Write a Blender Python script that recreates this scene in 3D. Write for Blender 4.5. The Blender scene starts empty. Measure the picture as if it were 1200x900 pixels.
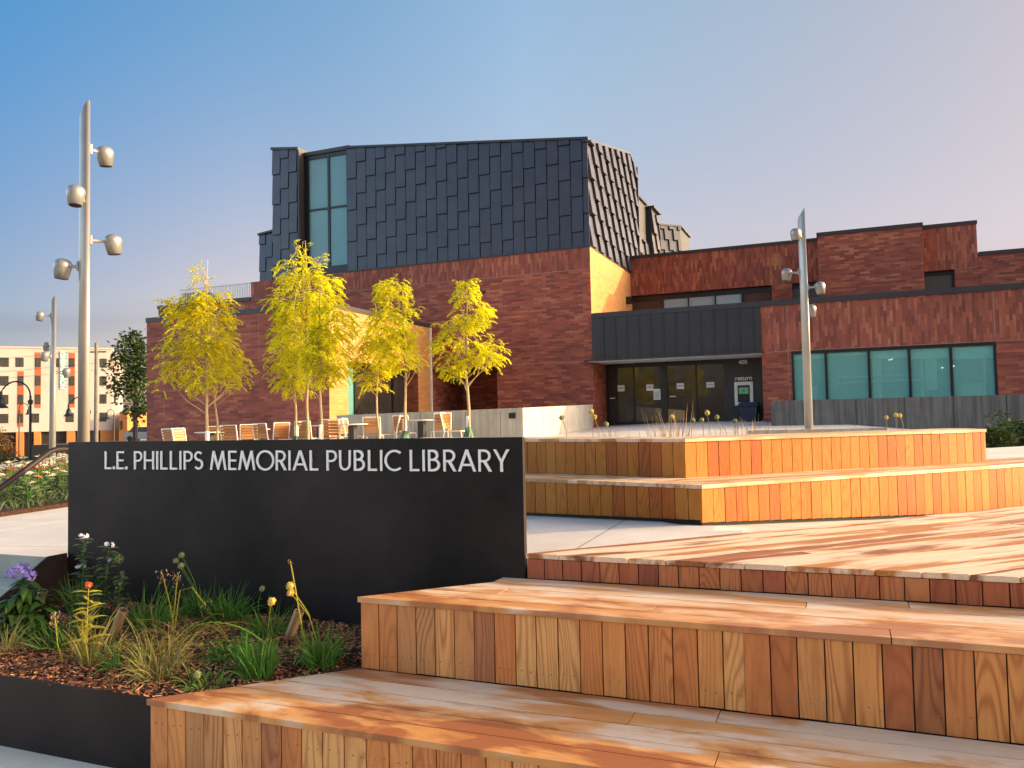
import bpy, bmesh, math, random
from mathutils import Vector, Matrix, noise as mnoise

RND = random.Random(11)
rad = math.radians
scene = bpy.context.scene
COL = scene.collection

# ------------------------------------------------------------------ basics
SUN_EL, SUN_AZ = 15.0, 69.0          # degrees; azimuth clockwise from +Y


def g(x, y):
    """height of the gently sloping plaza"""
    k = max(0., min(1., (y - 8) / 12))
    z = 0.79 + 0.031 * (min(x, -6 * k) + 1) + 0.0235 * (y - 5)
    if y > 9 and x > .3 * k: z -= .10 * min(x - .3 * k, 9) * max(0, min(1, (y - 9) / 6))
    if x < -26:
        z -= 0.13 * min(-26 - x, 22)
    d = (x + .91) * .774 - (y - 5.62) * .633
    t = (x + .91) * .633 + (y - 5.62) * .774
    if d > -0.25 and t > 0 and t < 8.5:
        z = min(z, .79 - .045 * min(t, 4))
    return z


class MB:
    def __init__(s):
        s.v = []; s.f = []

    def face(s, *pts):
        n = len(s.v); s.v += [tuple(p) for p in pts]; s.f.append(list(range(n, n + len(pts))))

    def box(s, x0, x1, y0, y1, z0, z1):
        n = len(s.v)
        s.v += [(x0, y0, z0), (x1, y0, z0), (x1, y1, z0), (x0, y1, z0), (x0, y0, z1), (x1, y0, z1), (x1, y1, z1), (x0, y1, z1)]
        s.f += [[n + i for i in q] for q in ((3, 2, 1, 0), (4, 5, 6, 7), (0, 1, 5, 4), (1, 2, 6, 5), (2, 3, 7, 6), (3, 0, 4, 7))]
        return s

    def hexa(s, low, high):
        """prism between two rings of points"""
        n = len(s.v); k = len(low)
        s.v += [tuple(p) for p in low] + [tuple(p) for p in high]
        s.f.append([n + i for i in reversed(range(k))]); s.f.append([n + k + i for i in range(k)])
        for i in range(k):
            j = (i + 1) % k
            s.f.append([n + i, n + j, n + k + j, n + k + i])
        return s

    def prism(s, pts, z0, z1):
        return s.hexa([(p[0], p[1], z0) for p in pts], [(p[0], p[1], z1) for p in pts])

    def obox(s, c, ax, hx, ay, hy, az, hz):
        c = Vector(c); ax = Vector(ax) * hx; ay = Vector(ay) * hy; az = Vector(az) * hz
        return s.hexa([c - ax - ay - az, c + ax - ay - az, c + ax + ay - az, c - ax + ay - az],
                      [c - ax - ay + az, c + ax - ay + az, c + ax + ay + az, c - ax + ay + az])

    def tube(s, pts, rs, n=8, cap=True):
        pts = [Vector(p) for p in pts]
        if not isinstance(rs, (list, tuple)):
            rs = [rs] * len(pts)
        b = len(s.v); prev = None
        for i, p in enumerate(pts):
            t = (pts[min(i + 1, len(pts) - 1)] - pts[max(i - 1, 0)]).normalized()
            if prev is None:
                a = t.orthogonal().normalized()
            else:
                a = (prev - t * prev.dot(t)); a = a.normalized() if a.length > 1e-6 else t.orthogonal().normalized()
            prev = a; c = t.cross(a)
            for k in range(n):
                th = 2 * math.pi * k / n
                s.v.append(tuple(p + (a * math.cos(th) + c * math.sin(th)) * rs[i]))
        for i in range(len(pts) - 1):
            for k in range(n):
                s.f.append([b + i * n + k, b + i * n + (k + 1) % n, b + (i + 1) * n + (k + 1) % n, b + (i + 1) * n + k])
        if cap:
            s.f.append([b + k for k in reversed(range(n))]); s.f.append([b + (len(pts) - 1) * n + k for k in range(n)])
        return s

    def lathe(s, c, prof, n=16, ax=(0, 0, 1)):
        c = Vector(c); ax = Vector(ax).normalized(); a = ax.orthogonal().normalized(); d = ax.cross(a)
        b = len(s.v); m = len(prof)
        for r, z in prof:
            for k in range(n):
                th = 2 * math.pi * k / n
                s.v.append(tuple(c + ax * z + (a * math.cos(th) + d * math.sin(th)) * r))
        for i in range(m - 1):
            for k in range(n):
                s.f.append([b + i * n + k, b + i * n + (k + 1) % n, b + (i + 1) * n + (k + 1) % n, b + (i + 1) * n + k])
        s.f.append([b + k for k in reversed(range(n))]); s.f.append([b + (m - 1) * n + k for k in range(n)])
        return s

    def blade(s, p, d, ln, w, droop=.5, seg=3, side=None):
        """a curved grass blade / leaf strip"""
        p = Vector(p); d = Vector(d).normalized()
        if side is None:
            side = d.cross(Vector((RND.uniform(-1, 1), RND.uniform(-1, 1), .3)))
            if side.length < 1e-4: side = Vector((1, 0, 0))
        side = Vector(side).normalized(); q = p.copy(); L = []
        for i in range(seg + 1):
            t = i / seg
            ww = w * (1 - t) ** .7 * (.6 + .8 * min(1, t * 3)) * .5 if i < seg else 0.0004
            L.append((q - side * ww, q + side * ww))
            dd = (d + Vector((0, 0, -droop * t * 1.6))).normalized()
            q = q + dd * (ln / seg)
        n = len(s.v)
        for a, b in L: s.v += [tuple(a), tuple(b)]
        for i in range(seg): s.f.append([n + 2 * i, n + 2 * i + 1, n + 2 * i + 3, n + 2 * i + 2])

    def leaf(s, p, d, ln, w, up=(0, 0, 1)):
        p = Vector(p); d = Vector(d).normalized(); sd = d.cross(Vector(up))
        sd = sd.normalized() if sd.length > 1e-4 else Vector((1, 0, 0))
        n = len(s.v)
        s.v += [tuple(p), tuple(p + d * ln * .45 + sd * w * .5), tuple(p + d * ln), tuple(p + d * ln * .45 - sd * w * .5)]
        s.f.append([n, n + 1, n + 2, n + 3])

    def build(s, name, m, parent=None, loc=None, smooth=False):
        if parent is not None:
            o0 = ORG[parent.name]
        elif loc is not None:
            o0 = Vector(loc)
        else:
            xs = [v[0] for v in s.v]; ys = [v[1] for v in s.v]; zs = [v[2] for v in s.v]
            o0 = Vector(((min(xs) + max(xs)) / 2, (min(ys) + max(ys)) / 2, min(zs)))
        me = bpy.data.meshes.new(name)
        me.from_pydata([(v[0] - o0.x, v[1] - o0.y, v[2] - o0.z) for v in s.v], [], s.f)
        me.update()
        if smooth:
            me.polygons.foreach_set('use_smooth', [True] * len(me.polygons))
        me.materials.append(m)
        o = bpy.data.objects.new(name, me); COL.objects.link(o)
        if parent is not None: o.parent = parent
        else: o.location = o0
        ORG[o.name] = o0
        return o


ORG = {}


def tag(o, label=None, cat=None, group=None, kind=None):
    if label: o['label'] = label
    if cat: o['category'] = cat
    if group: o['group'] = group
    if kind: o['kind'] = kind
    return o


def thing(name, label, cat, loc=(0, 0, 0), group=None):
    o = bpy.data.objects.new(name, None); COL.objects.link(o); o.location = loc
    o.empty_display_size = .2
    ORG[o.name] = Vector(loc)
    return tag(o, label, cat, group)


def kids(o): return [c for c in bpy.data.objects if c.parent == o]


def copy_tree(o, parent=None):
    c = o.copy(); COL.objects.link(c)
    if parent is not None: c.parent = parent
    for k in kids(o): copy_tree(k, c)
    return c


# ------------------------------------------------------------------ materials
def newmat(name):
    m = bpy.data.materials.new(name); m.use_nodes = True
    nt = m.node_tree; b = nt.nodes['Principled BSDF']
    return m, nt, b


def nd(nt, typ, ins=None, **at):
    n = nt.nodes.new(typ)
    for k, v in at.items(): setattr(n, k, v)
    for k, v in (ins or {}).items():
        if isinstance(v, bpy.types.NodeSocket): nt.links.new(v, n.inputs[k])
        else: n.inputs[k].default_value = v
    return n


def math_(nt, op, a, b=0.0, c=0.0):
    n = nd(nt, 'ShaderNodeMath', {0: a, 1: b, 2: c}, operation=op); return n.outputs[0]


def ramp(nt, fac, stops, interp='LINEAR'):
    n = nd(nt, 'ShaderNodeValToRGB', {0: fac}); cr = n.color_ramp; cr.interpolation = interp
    while len(cr.elements) < len(stops): cr.elements.new(.5)
    for e, (p, c) in zip(cr.elements, stops):
        e.position = p; e.color = (*c, 1) if len(c) == 3 else c
    return n.outputs[0]


def mix(nt, fac, a, b, blend='MIX'):
    n = nd(nt, 'ShaderNodeMix', data_type='RGBA', blend_type=blend)
    for k, v in ((0, fac), (6, a), (7, b)):
        if isinstance(v, bpy.types.NodeSocket): nt.links.new(v, n.inputs[k])
        elif k == 0: n.inputs[k].default_value = v
        else: n.inputs[k].default_value = (*v, 1) if len(v) == 3 else v
    return n.outputs[2]


def c3(c): return (*c, 1)


def plain(name, col, rough=.6, metal=0., spec=.5, var=.12, sc=6., bump=0., bsc=60., coat=0.):
    """one-colour surface with soft uneven wear"""
    m, nt, b = newmat(name)
    pos = nd(nt, 'ShaderNodeNewGeometry').outputs['Position']
    n1 = nd(nt, 'ShaderNodeTexNoise', {'Vector': pos, 'Scale': sc, 'Detail': 6., 'Roughness': .6}).outputs[0]
    f = ramp(nt, n1, [(.3, (1 - var,) * 3), (.7, (1 + var,) * 3)])
    cc = mix(nt, 1., c3(col), f, 'MULTIPLY'); nt.links.new(cc, b.inputs['Base Color'])
    b.inputs['Roughness'].default_value = rough; b.inputs['Metallic'].default_value = metal
    b.inputs['Specular IOR Level'].default_value = spec
    b.inputs['Coat Weight'].default_value = coat
    if bump:
        n2 = nd(nt, 'ShaderNodeTexNoise', {'Vector': pos, 'Scale': bsc, 'Detail': 4.}).outputs[0]
        bp = nd(nt, 'ShaderNodeBump', {'Height': n2, 'Strength': bump, 'Distance': .02})
        nt.links.new(bp.outputs[0], b.inputs['Normal'])
    return m


def wood(name, along, stops, grain=.55, weather=0., rough=.5, stain=None, gs=1.0):
    """boards: every loose board gets its own tone; grain runs along the given axis"""
    m, nt, b = newmat(name)
    geo = nd(nt, 'ShaderNodeNewGeometry'); pos = geo.outputs['Position']; r = geo.outputs['Random Per Island']
    if along == 'e':
        pos2 = nd(nt, 'ShaderNodeVectorRotate', {'Vector': pos, 'Angle': -math.atan2(.719, .695)}, rotation_type='Z_AXIS').outputs[0]
    else: pos2 = pos
    hi, lo = 9.0 * gs, 1.1 * gs
    sc = {'z': (hi, hi, lo), 'x': (lo, hi, hi), 'e': (lo, hi, hi), 'y': (hi, lo, hi)}[along]
    v = nd(nt, 'ShaderNodeVectorMath', {0: pos2, 1: sc}, operation='MULTIPLY').outputs[0]
    off = nd(nt, 'ShaderNodeCombineXYZ', {0: math_(nt, 'MULTIPLY', r, 57.), 1: math_(nt, 'MULTIPLY', r, 91.), 2: math_(nt, 'MULTIPLY', r, 33.)}).outputs[0]
    v = nd(nt, 'ShaderNodeVectorMath', {0: v, 1: off}, operation='ADD').outputs[0]
    nz = nd(nt, 'ShaderNodeTexNoise', {'Vector': v, 'Scale': .72, 'Detail': 1.5, 'Roughness': .35, 'Distortion': .35}).outputs[0]
    rings = math_(nt, 'SINE', math_(nt, 'MULTIPLY', nz, 120.))
    rings = nd(nt, 'ShaderNodeMapRange', {0: rings, 1: -1., 2: 1., 3: 0., 4: 1.}).outputs[0]
    rings = math_(nt, 'POWER', rings, 2.2)
    fv = nd(nt, 'ShaderNodeVectorMath', {0: v, 1: (9., 9., 9.)}, operation='MULTIPLY').outputs[0]
    fine = nd(nt, 'ShaderNodeTexNoise', {'Vector': fv, 'Scale': 1., 'Detail': 4.}).outputs[0]
    base = ramp(nt, r, stops)
    r2 = math_(nt, 'FRACT', math_(nt, 'MULTIPLY', r, 17.31))
    gamt = math_(nt, 'MULTIPLY', math_(nt, 'ADD', math_(nt, 'MULTIPLY', r2, .7), .3), grain)
    dark = mix(nt, 1., base, (.50, .31, .20), 'MULTIPLY')
    cc = mix(nt, math_(nt, 'MULTIPLY', rings, gamt), base, dark)
    cc = mix(nt, math_(nt, 'MULTIPLY', nd(nt, 'ShaderNodeMapRange', {0: fine, 1: .45, 2: .75}).outputs[0], .35), cc, mix(nt, 1., cc, (.6, .5, .42), 'MULTIPLY'))
    # broad mineral streaks inside a board
    br = nd(nt, 'ShaderNodeTexNoise', {'Vector': v, 'Scale': .33, 'Detail': 2.}).outputs[0]
    cc = mix(nt, nd(nt, 'ShaderNodeMapRange', {0: br, 1: .52, 2: .72, 3: 0., 4: .55}).outputs[0], cc, mix(nt, 1., cc, (.55, .42, .36), 'MULTIPLY'))
    if weather:
        # silvered, bleached surface broken by raw-looking patches along the boards
        lon = nd(nt, 'ShaderNodeVectorMath', {0: pos2, 1: {'x': (.85, 3.2, 3.), 'e': (.75, 6.5, 3.), 'y': (3., .8, 3.)}[along]}, operation='MULTIPLY').outputs[0]
        lon = nd(nt, 'ShaderNodeVectorMath', {0: lon, 1: nd(nt, 'ShaderNodeCombineXYZ', {0: math_(nt, 'MULTIPLY', r, 6.), 1: 0., 2: math_(nt, 'MULTIPLY', r, 2.5)}).outputs[0]}, operation='ADD').outputs[0]
        wn = nd(nt, 'ShaderNodeTexNoise', {'Vector': lon, 'Scale': 1.3, 'Detail': 3., 'Roughness': .55, 'Distortion': .3}).outputs[0]
        wf = nd(nt, 'ShaderNodeMapRange', {0: wn, 1: .455, 2: .54, 3: 0., 4: weather} if along == 'e' else {0: wn, 1: .42, 2: .53, 3: 0., 4: weather}).outputs[0]
        grey = mix(nt, fine, *(((.62, .42, .26), (.84, .65, .47)) if along == 'e' else ((.54, .39, .27), (.74, .59, .45))))
        cc = mix(nt, wf, cc, grey)
    if stain:
        y0, y1, amt = stain
        sp = nd(nt, 'ShaderNodeSeparateXYZ', {0: pos})
        sv = nd(nt, 'ShaderNodeVectorMath', {0: pos, 1: (3.1, 7.5, 1.)}, operation='MULTIPLY').outputs[0]
        sn = nd(nt, 'ShaderNodeTexNoise', {'Vector': sv, 'Scale': .9, 'Detail': 4., 'Roughness': .55, 'Distortion': .4}).outputs[0]
        band = nd(nt, 'ShaderNodeMapRange', {0: sp.outputs[1], 1: y0, 2: y1, 3: 1., 4: 0.}).outputs[0]
        band2 = nd(nt, 'ShaderNodeMapRange', {0: sp.outputs[1], 1: y0 - .05, 2: y0 + .12, 3: .72, 4: 1.}).outputs[0]
        sf = math_(nt, 'ADD', math_(nt, 'MULTIPLY', math_(nt, 'MULTIPLY', band, band2), .36), sn)
        f1 = nd(nt, 'ShaderNodeMapRange', {0: sf, 1: .615, 2: .72, 3: 0., 4: .95 * amt}).outputs[0]
        f2 = nd(nt, 'ShaderNodeMapRange', {0: sf, 1: .735, 2: .83, 3: 0., 4: .85 * amt}).outputs[0]
        cc = mix(nt, f1, cc, mix(nt, fine, (.48, .19, .045), (.62, .29, .08)))
        cc = mix(nt, f2, cc, (.26, .070, .024))
    nt.links.new(cc, b.inputs['Base Color'])
    b.inputs['Roughness'].default_value = rough
    bp = nd(nt, 'ShaderNodeBump', {'Height': math_(nt, 'ADD', fine, math_(nt, 'MULTIPLY', rings, .5)), 'Strength': .22, 'Distance': .004})
    nt.links.new(bp.outputs[0], b.inputs['Normal'])
    return m


def brick(name, vertical=False):
    m, nt, b = newmat(name)
    pos = nd(nt, 'ShaderNodeNewGeometry').outputs['Position']
    sp = nd(nt, 'ShaderNodeSeparateXYZ', {0: pos})
    u = math_(nt, 'ADD', sp.outputs[0], sp.outputs[1]); z = sp.outputs[2]
    vec = nd(nt, 'ShaderNodeCombineXYZ', {0: z if vertical else u, 1: u if vertical else z, 2: 0.}).outputs[0]
    kw = {'Vector': vec, 'Scale': 1., 'Mortar Size': .006, 'Mortar Smooth': .3, 'Brick Width': .40, 'Row Height': .10, 'Bias': 0.}
    t1 = nd(nt, 'ShaderNodeTexBrick', {**kw, 'Color1': (0, 0, 0, 1), 'Color2': (1, 1, 1, 1), 'Mortar': (.5, .5, .5, 1)}, offset=.5)
    rv = nd(nt, 'ShaderNodeSeparateColor', {0: t1.outputs[0]}).outputs[0]
    nv = nd(nt, 'ShaderNodeTexNoise', {'Vector': pos, 'Scale': .42, 'Detail': 3., 'Roughness': .6}).outputs[0]
    base = ramp(nt, rv, [(0., (.20, .048, .031)), (.45, (.315, .077, .044)), (.8, (.38, .100, .053)), (1., (.45, .135, .068))])
    hot = math_(nt, 'ADD', math_(nt, 'MULTIPLY', rv, .35), nv)
    cc = mix(nt, nd(nt, 'ShaderNodeMapRange', {0: hot, 1: .80, 2: .98, 3: 0., 4: .85}).outputs[0], base, (.52, .19, .085))
    cc = mix(nt, nd(nt, 'ShaderNodeMapRange', {0: nv, 1: .5, 2: .3, 3: 0., 4: .55}).outputs[0], cc, mix(nt, 1., cc, (.55, .5, .5), 'MULTIPLY'))
    cc = mix(nt, math_(nt, 'MULTIPLY', t1.outputs[1], .8), cc, (.20, .075, .055))
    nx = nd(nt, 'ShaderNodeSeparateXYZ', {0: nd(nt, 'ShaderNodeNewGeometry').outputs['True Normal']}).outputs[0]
    sunlit_brick = mix(nt, rv, (.46, .20, .060), (.56, .27, .085))  # golden sunlight painted into the red brick of walls facing the sun
    sunlit_brick = mix(nt, math_(nt, 'MULTIPLY', t1.outputs[1], .5), sunlit_brick, (.40, .17, .07))
    side = math_(nt, 'MAXIMUM', math_(nt, 'GREATER_THAN', z, 5.75), math_(nt, 'LESS_THAN', sp.outputs[1], 31.7))  # keeps the painted sunlight off the shaded entrance recess
    cc = mix(nt, math_(nt, 'MULTIPLY', side, math_(nt, 'GREATER_THAN', nx, .5)), cc, sunlit_brick)
    nt.links.new(cc, b.inputs['Base Color'])
    b.inputs['Roughness'].default_value = .75
    bp = nd(nt, 'ShaderNodeBump', {'Height': math_(nt, 'SUBTRACT', math_(nt, 'MULTIPLY', rv, .25), t1.outputs[1]), 'Strength': .7, 'Distance': .012})
    nt.links.new(bp.outputs[0], b.inputs['Normal'])
    return m


def concrete(name, col, streak=.25, rough=.85, joints=None):
    m, nt, b = newmat(name)
    pos = nd(nt, 'ShaderNodeNewGeometry').outputs['Position']
    n1 = nd(nt, 'ShaderNodeTexNoise', {'Vector': pos, 'Scale': 1.3, 'Detail': 8., 'Roughness': .65}).outputs[0]
    v = nd(nt, 'ShaderNodeVectorMath', {0: pos, 1: (7., 7., .35)}, operation='MULTIPLY').outputs[0]
    n2 = nd(nt, 'ShaderNodeTexNoise', {'Vector': v, 'Scale': 1.6, 'Detail': 4.}).outputs[0]
    n3 = nd(nt, 'ShaderNodeTexNoise', {'Vector': pos, 'Scale': 90., 'Detail': 2.}).outputs[0]
    cc = mix(nt, 1., c3(col), ramp(nt, n1, [(.3, (.80, .80, .80)), (.7, (1.12, 1.12, 1.12))]), 'MULTIPLY')
    cc = mix(nt, 1., cc, ramp(nt, n2, [(.35, (1 - streak,) * 3), (.6, (1, 1, 1))]), 'MULTIPLY')
    cc = mix(nt, 1., cc, ramp(nt, n3, [(.3, (.9,) * 3), (.7, (1.06,) * 3)]), 'MULTIPLY')
    if joints:
        ang, sx, sy, ox, oy = joints
        pr = nd(nt, 'ShaderNodeVectorRotate', {'Vector': pos, 'Angle': ang}, rotation_type='Z_AXIS').outputs[0]
        sp = nd(nt, 'ShaderNodeSeparateXYZ', {0: pr})
        fs = None
        for o, s_, of in ((sp.outputs[0], sx, ox), (sp.outputs[1], sy, oy)):
            d = math_(nt, 'ABSOLUTE', math_(nt, 'SUBTRACT', math_(nt, 'FRACT', math_(nt, 'DIVIDE', math_(nt, 'ADD', o, of), s_)), .5))
            f = nd(nt, 'ShaderNodeMapRange', {0: math_(nt, 'MULTIPLY', d, s_), 1: .004, 2: .011, 3: 1., 4: 0.}).outputs[0]
            fs = f if fs is None else math_(nt, 'MAXIMUM', fs, f)
        cc = mix(nt, math_(nt, 'MULTIPLY', fs, .6), cc, (.10, .085, .075))
    nt.links.new(cc, b.inputs['Base Color']); b.inputs['Roughness'].default_value = rough
    bp = nd(nt, 'ShaderNodeBump', {'Height': n3, 'Strength': .15, 'Distance': .01})
    nt.links.new(bp.outputs[0], b.inputs['Normal'])
    return m


def foliage(name, stops, trans=.35, rough=.55):
    m, nt, b = newmat(name)
    geo = nd(nt, 'ShaderNodeNewGeometry')
    cl = nd(nt, 'ShaderNodeTexNoise', {'Vector': geo.outputs['Position'], 'Scale': 1.6, 'Detail': 2.}).outputs[0]
    f = math_(nt, 'ADD', math_(nt, 'MULTIPLY', geo.outputs['Random Per Island'], .55), math_(nt, 'MULTIPLY', nd(nt, 'ShaderNodeMapRange', {0: cl, 1: .3, 2: .7}).outputs[0], .45))
    cc = ramp(nt, f, stops)
    nt.links.new(cc, b.inputs['Base Color']); b.inputs['Roughness'].default_value = rough
    b.inputs['Specular IOR Level'].default_value = .25
    tr = nd(nt, 'ShaderNodeBsdfTranslucent', {'Color': cc})
    mx = nd(nt, 'ShaderNodeMixShader', {0: trans, 1: b.outputs[0], 2: tr.outputs[0]})
    out = [n for n in nt.nodes if n.type == 'OUTPUT_MATERIAL'][0]
    nt.links.new(mx.outputs[0], out.inputs[0])
    return m


def mulchmat(name):
    m, nt, b = newmat(name)
    geo = nd(nt, 'ShaderNodeNewGeometry')
    cc = ramp(nt, geo.outputs['Random Per Island'], [(0., (.08, .028, .014)), (.5, (.27, .092, .036)), (.8, (.46, .17, .06)), (1., (.60, .32, .15))])
    nt.links.new(cc, b.inputs['Base Color']); b.inputs['Roughness'].default_value = .85
    return m


M = {}
RISER = [(0., (.66, .27, .068)), (.18, (.72, .36, .115)), (.36, (.58, .19, .045)), (.55, (.67, .26, .065)), (.70, (.44, .12, .032)), (.84, (.70, .36, .115)), (1., (.34, .095, .03))]
RISER_RED = [(0., (.44, .13, .04)), (.3, (.50, .175, .052)), (.55, (.36, .09, .032)), (.8, (.42, .115, .036)), (1., (.30, .075, .03))]
GOLD = [(0., (.43, .150, .019)), (.3, (.40, .130, .015)), (.55, (.44, .170, .026)), (.8, (.38, .108, .014)), (1., (.33, .084, .016))]
M['riser'] = wood('wood_riser', 'z', RISER, .75)
M['riser_deep'] = wood('wood_riser_deep', 'z', [(0., (.60, .21, .05)), (.25, (.64, .27, .07)), (.45, (.46, .125, .035)), (.62, (.58, .20, .05)), (.8, (.36, .095, .03)), (.92, (.60, .25, .07)), (1., (.24, .06, .024))], .8)
M['riser_red'] = wood('wood_riser_red', 'z', RISER_RED, .75)
M['riser_gold'] = wood('wood_riser_gold', 'z', GOLD, .5)
M['riser_gold'].node_tree.nodes['Principled BSDF'].inputs['Specular IOR Level'].default_value = .2
TRD = [(0., (.60, .30, .11)), (.5, (.54, .24, .08)), (1., (.44, .17, .06))]
M['tread_low'] = wood('wood_tread_low', 'x', TRD, .35, .92, .5, (2.74, 3.30, .95))
M['tread_mid'] = wood('wood_tread_mid', 'x', TRD, .35, .95, .5, (3.42, 3.95, .75))
M['tread_top'] = wood('wood_tread_top', 'e', [(0., (.42, .15, .028)), (.3, (.48, .20, .042)), (.55, (.36, .115, .026)), (.75, (.20, .06, .024)), (1., (.40, .14, .028))], .5, .9, .45)
M['tread_bench'] = wood('wood_tread_bench', 'e', [(0., (.46, .24, .09)), (1., (.40, .19, .07))], .35, .75, .5)
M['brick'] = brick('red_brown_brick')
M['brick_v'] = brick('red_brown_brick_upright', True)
M['stone'] = plain('pale_joint', (.34, .20, .15), .8)
M['clad'] = plain('charcoal_metal', (.050, .049, .064), .38, .25, .5, .18, 1.2)
M['clad_dark'] = plain('charcoal_backing', (.02, .021, .028), .6, 0)
M['fascia'] = plain('charcoal_fascia', (.031, .029, .032), .45, .15, .5, .15, .9)
M['coping'] = plain('dark_coping', (.035, .03, .033), .5, .1)
M['frame'] = plain('black_frame', (.012, .012, .014), .4, .2)
M['steel'] = plain('black_steel', (.016, .0105, .0105), .5, 0, .18, .9, 1.1, .02, 30.)
M['letter'] = plain('brushed_letter', (.72, .72, .73), .38, .25, .5, .05, 30.)
M['soffit'] = plain('white_soffit', (.90, .88, .85), .7)
M['white'] = plain('white_metal', (.78, .76, .72), .4)
M['paper'] = plain('white_paper', (.8, .8, .78), .8)
M['ink'] = plain('grey_ink', (.12, .12, .13), .8)
M['pole'] = plain('silver_paint', (.40, .37, .34), .42, .5, .5, .06, 3.)
M['conc_ramp'] = concrete('board_concrete', (.54, .51, .43), .22)
M['conc_dark'] = concrete('dark_board_concrete', (.165, .155, .14), .42)
M['conc_low'] = concrete('kerb_concrete', (.40, .38, .34), .2)
M['plaza'] = concrete('plaza_concrete', (.58, .52, .47), .0, .8, (0., 1.9, 1.45, .55, .62))
M['walk'] = concrete('sidewalk_concrete', (.54, .52, .44), .0, .85, (0., 1.5, 1.5, .4, .1))
M['step'] = concrete('step_concrete', (.36, .38, .34), .1, .85)
M['soil'] = plain('planter_soil', (.045, .022, .014), .95, 0, .2, .5, 25., .8, 50.)
M['mulch'] = mulchmat('bark_mulch')
M['asphalt'] = plain('asphalt', (.06, .058, .055), .9, 0, .2, .2, .3)
M['turf'] = plain('dry_lawn', (.16, .13, .05), .95, 0, .1, .35, .8)
M['leaf_yellow'] = foliage('yellow_leaf', [(0., (.24, .25, .012)), (.3, (.58, .54, .016)), (.6, (.82, .74, .02)), (.85, (.90, .74, .02)), (1., (.78, .50, .03))], .48)
M['leaf_yellow_b'] = foliage('yellow_green_leaf', [(0., (.34, .36, .012)), (.35, (.66, .64, .02)), (.7, (.86, .80, .025)), (1., (.90, .76, .03))], .5)
M['leaf_dark'] = foliage('dark_green_leaf', [(0., (.018, .04, .012)), (.5, (.05, .09, .022)), (1., (.11, .14, .03))], .25)
M['leaf_mid'] = foliage('garden_leaf', [(0., (.02, .055, .012)), (.5, (.05, .12, .02)), (1., (.12, .19, .035))], .3)
M['leaf_grey'] = foliage('greyish_leaf', [(0., (.035, .06, .025)), (.5, (.075, .11, .045)), (1., (.13, .17, .07))], .25)
M['leaf_gold'] = foliage('golden_leaf', [(0., (.16, .19, .02)), (.5, (.34, .31, .035)), (1., (.50, .40, .06))], .35)
M['leaf_rust'] = foliage('rusty_leaf', [(0., (.10, .06, .02)), (.5, (.22, .11, .03)), (1., (.35, .18, .05))], .3)
M['grass_green'] = foliage('green_blade', [(0., (.03, .095, .014)), (.6, (.075, .20, .026)), (1., (.20, .30, .06))], .3)
M['grass_dry'] = foliage('dry_blade', [(0., (.09, .10, .02)), (.5, (.22, .20, .055)), (1., (.42, .33, .14))], .3)
M['stalk_dry'] = foliage('dry_stalk', [(0., (.20, .12, .06)), (.5, (.36, .24, .12)), (1., (.48, .34, .18))], .15)
M['seedhead'] = foliage('seed_head', [(0., (.16, .18, .07)), (1., (.36, .36, .15))], .2)
M['seed_gold'] = foliage('golden_seed_head', [(0., (.50, .33, .06)), (1., (.78, .58, .16))], .2)
M['petal_purple'] = foliage('purple_petal', [(0., (.22, .14, .50)), (1., (.48, .40, .80))], .3)
M['petal_white'] = foliage('white_petal', [(0., (.62, .58, .66)), (1., (.86, .82, .88))], .3)
M['petal_cream'] = foliage('cream_petal', [(0., (.66, .62, .46)), (1., (.85, .80, .66))], .3)
M['petal_orange'] = foliage('orange_petal', [(0., (.38, .06, .02)), (1., (.58, .15, .04))], .3)
M['petal_red'] = foliage('pinkish_red_petal', [(0., (.50, .12, .08)), (1., (.66, .25, .14))], .3)
M['bark_pale'] = plain('pale_bark', (.42, .30, .17), .8, 0, .3, .25, 20., .3, 40.)
M['bark_dark'] = plain('dark_bark', (.08, .055, .04), .9)
M['glass_teal'] = plain('teal_glass', (.115, .30, .285), .04, 0, .5, .10, .55)
def glassmat(name, tint, col, fac):
    m, nt, b = newmat(name)
    b.inputs['Base Color'].default_value = c3(col); b.inputs['Roughness'].default_value = .03
    tr = nd(nt, 'ShaderNodeBsdfTransparent', {'Color': c3(tint)})
    mx = nd(nt, 'ShaderNodeMixShader', {0: fac, 1: tr.outputs[0], 2: b.outputs[0]})
    nt.links.new(mx.outputs[0], [n for n in nt.nodes if n.type == 'OUTPUT_MATERIAL'][0].inputs[0])
    return m


M['glass_clear'] = glassmat('tinted_glass', (.80, 1., .97), (.24, .56, .51), .42)
M['glass_slot'] = glassmat('pale_tinted_glass', (.80, 1., 1.), (.27, .46, .49), .5)
M['blind'] = plain('pale_blind', (.88, .90, .84), .8)
M['slot_room'] = plain('pale_stairwell', (.62, .80, .80), .8, 0, .3, .2, .5)
M['room'] = plain('pale_room', (.20, .38, .35), .8, 0, .3, .2, .5)
_m, _nt, _b = newmat('warm_lamp'); _b.inputs['Emission Color'].default_value = (1., .72, .35, 1); _b.inputs['Emission Strength'].default_value = 1.2
M['lamp_on'] = _m
M['glass_pale'] = plain('pale_glass', (.36, .47, .49), .06, 0, .5, .06, .5)
M['glass_dark'] = plain('dark_glass', (.040, .034, .030), .03, 0, .6, .3, .8)
M['glass_hotel'] = plain('hotel_glass', (.045, .05, .052), .08, 0, .5, .2, .4)
M['brown_in'] = plain('brown_interior', (.10, .045, .028), .7)
M['chair_wood'] = wood('chair_slats', 'x', [(0., (.50, .22, .07)), (.5, (.58, .30, .10)), (1., (.44, .18, .06))], .3, gs=1.)
M['navy'] = plain('navy_plastic', (.018, .028, .06), .4)
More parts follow.
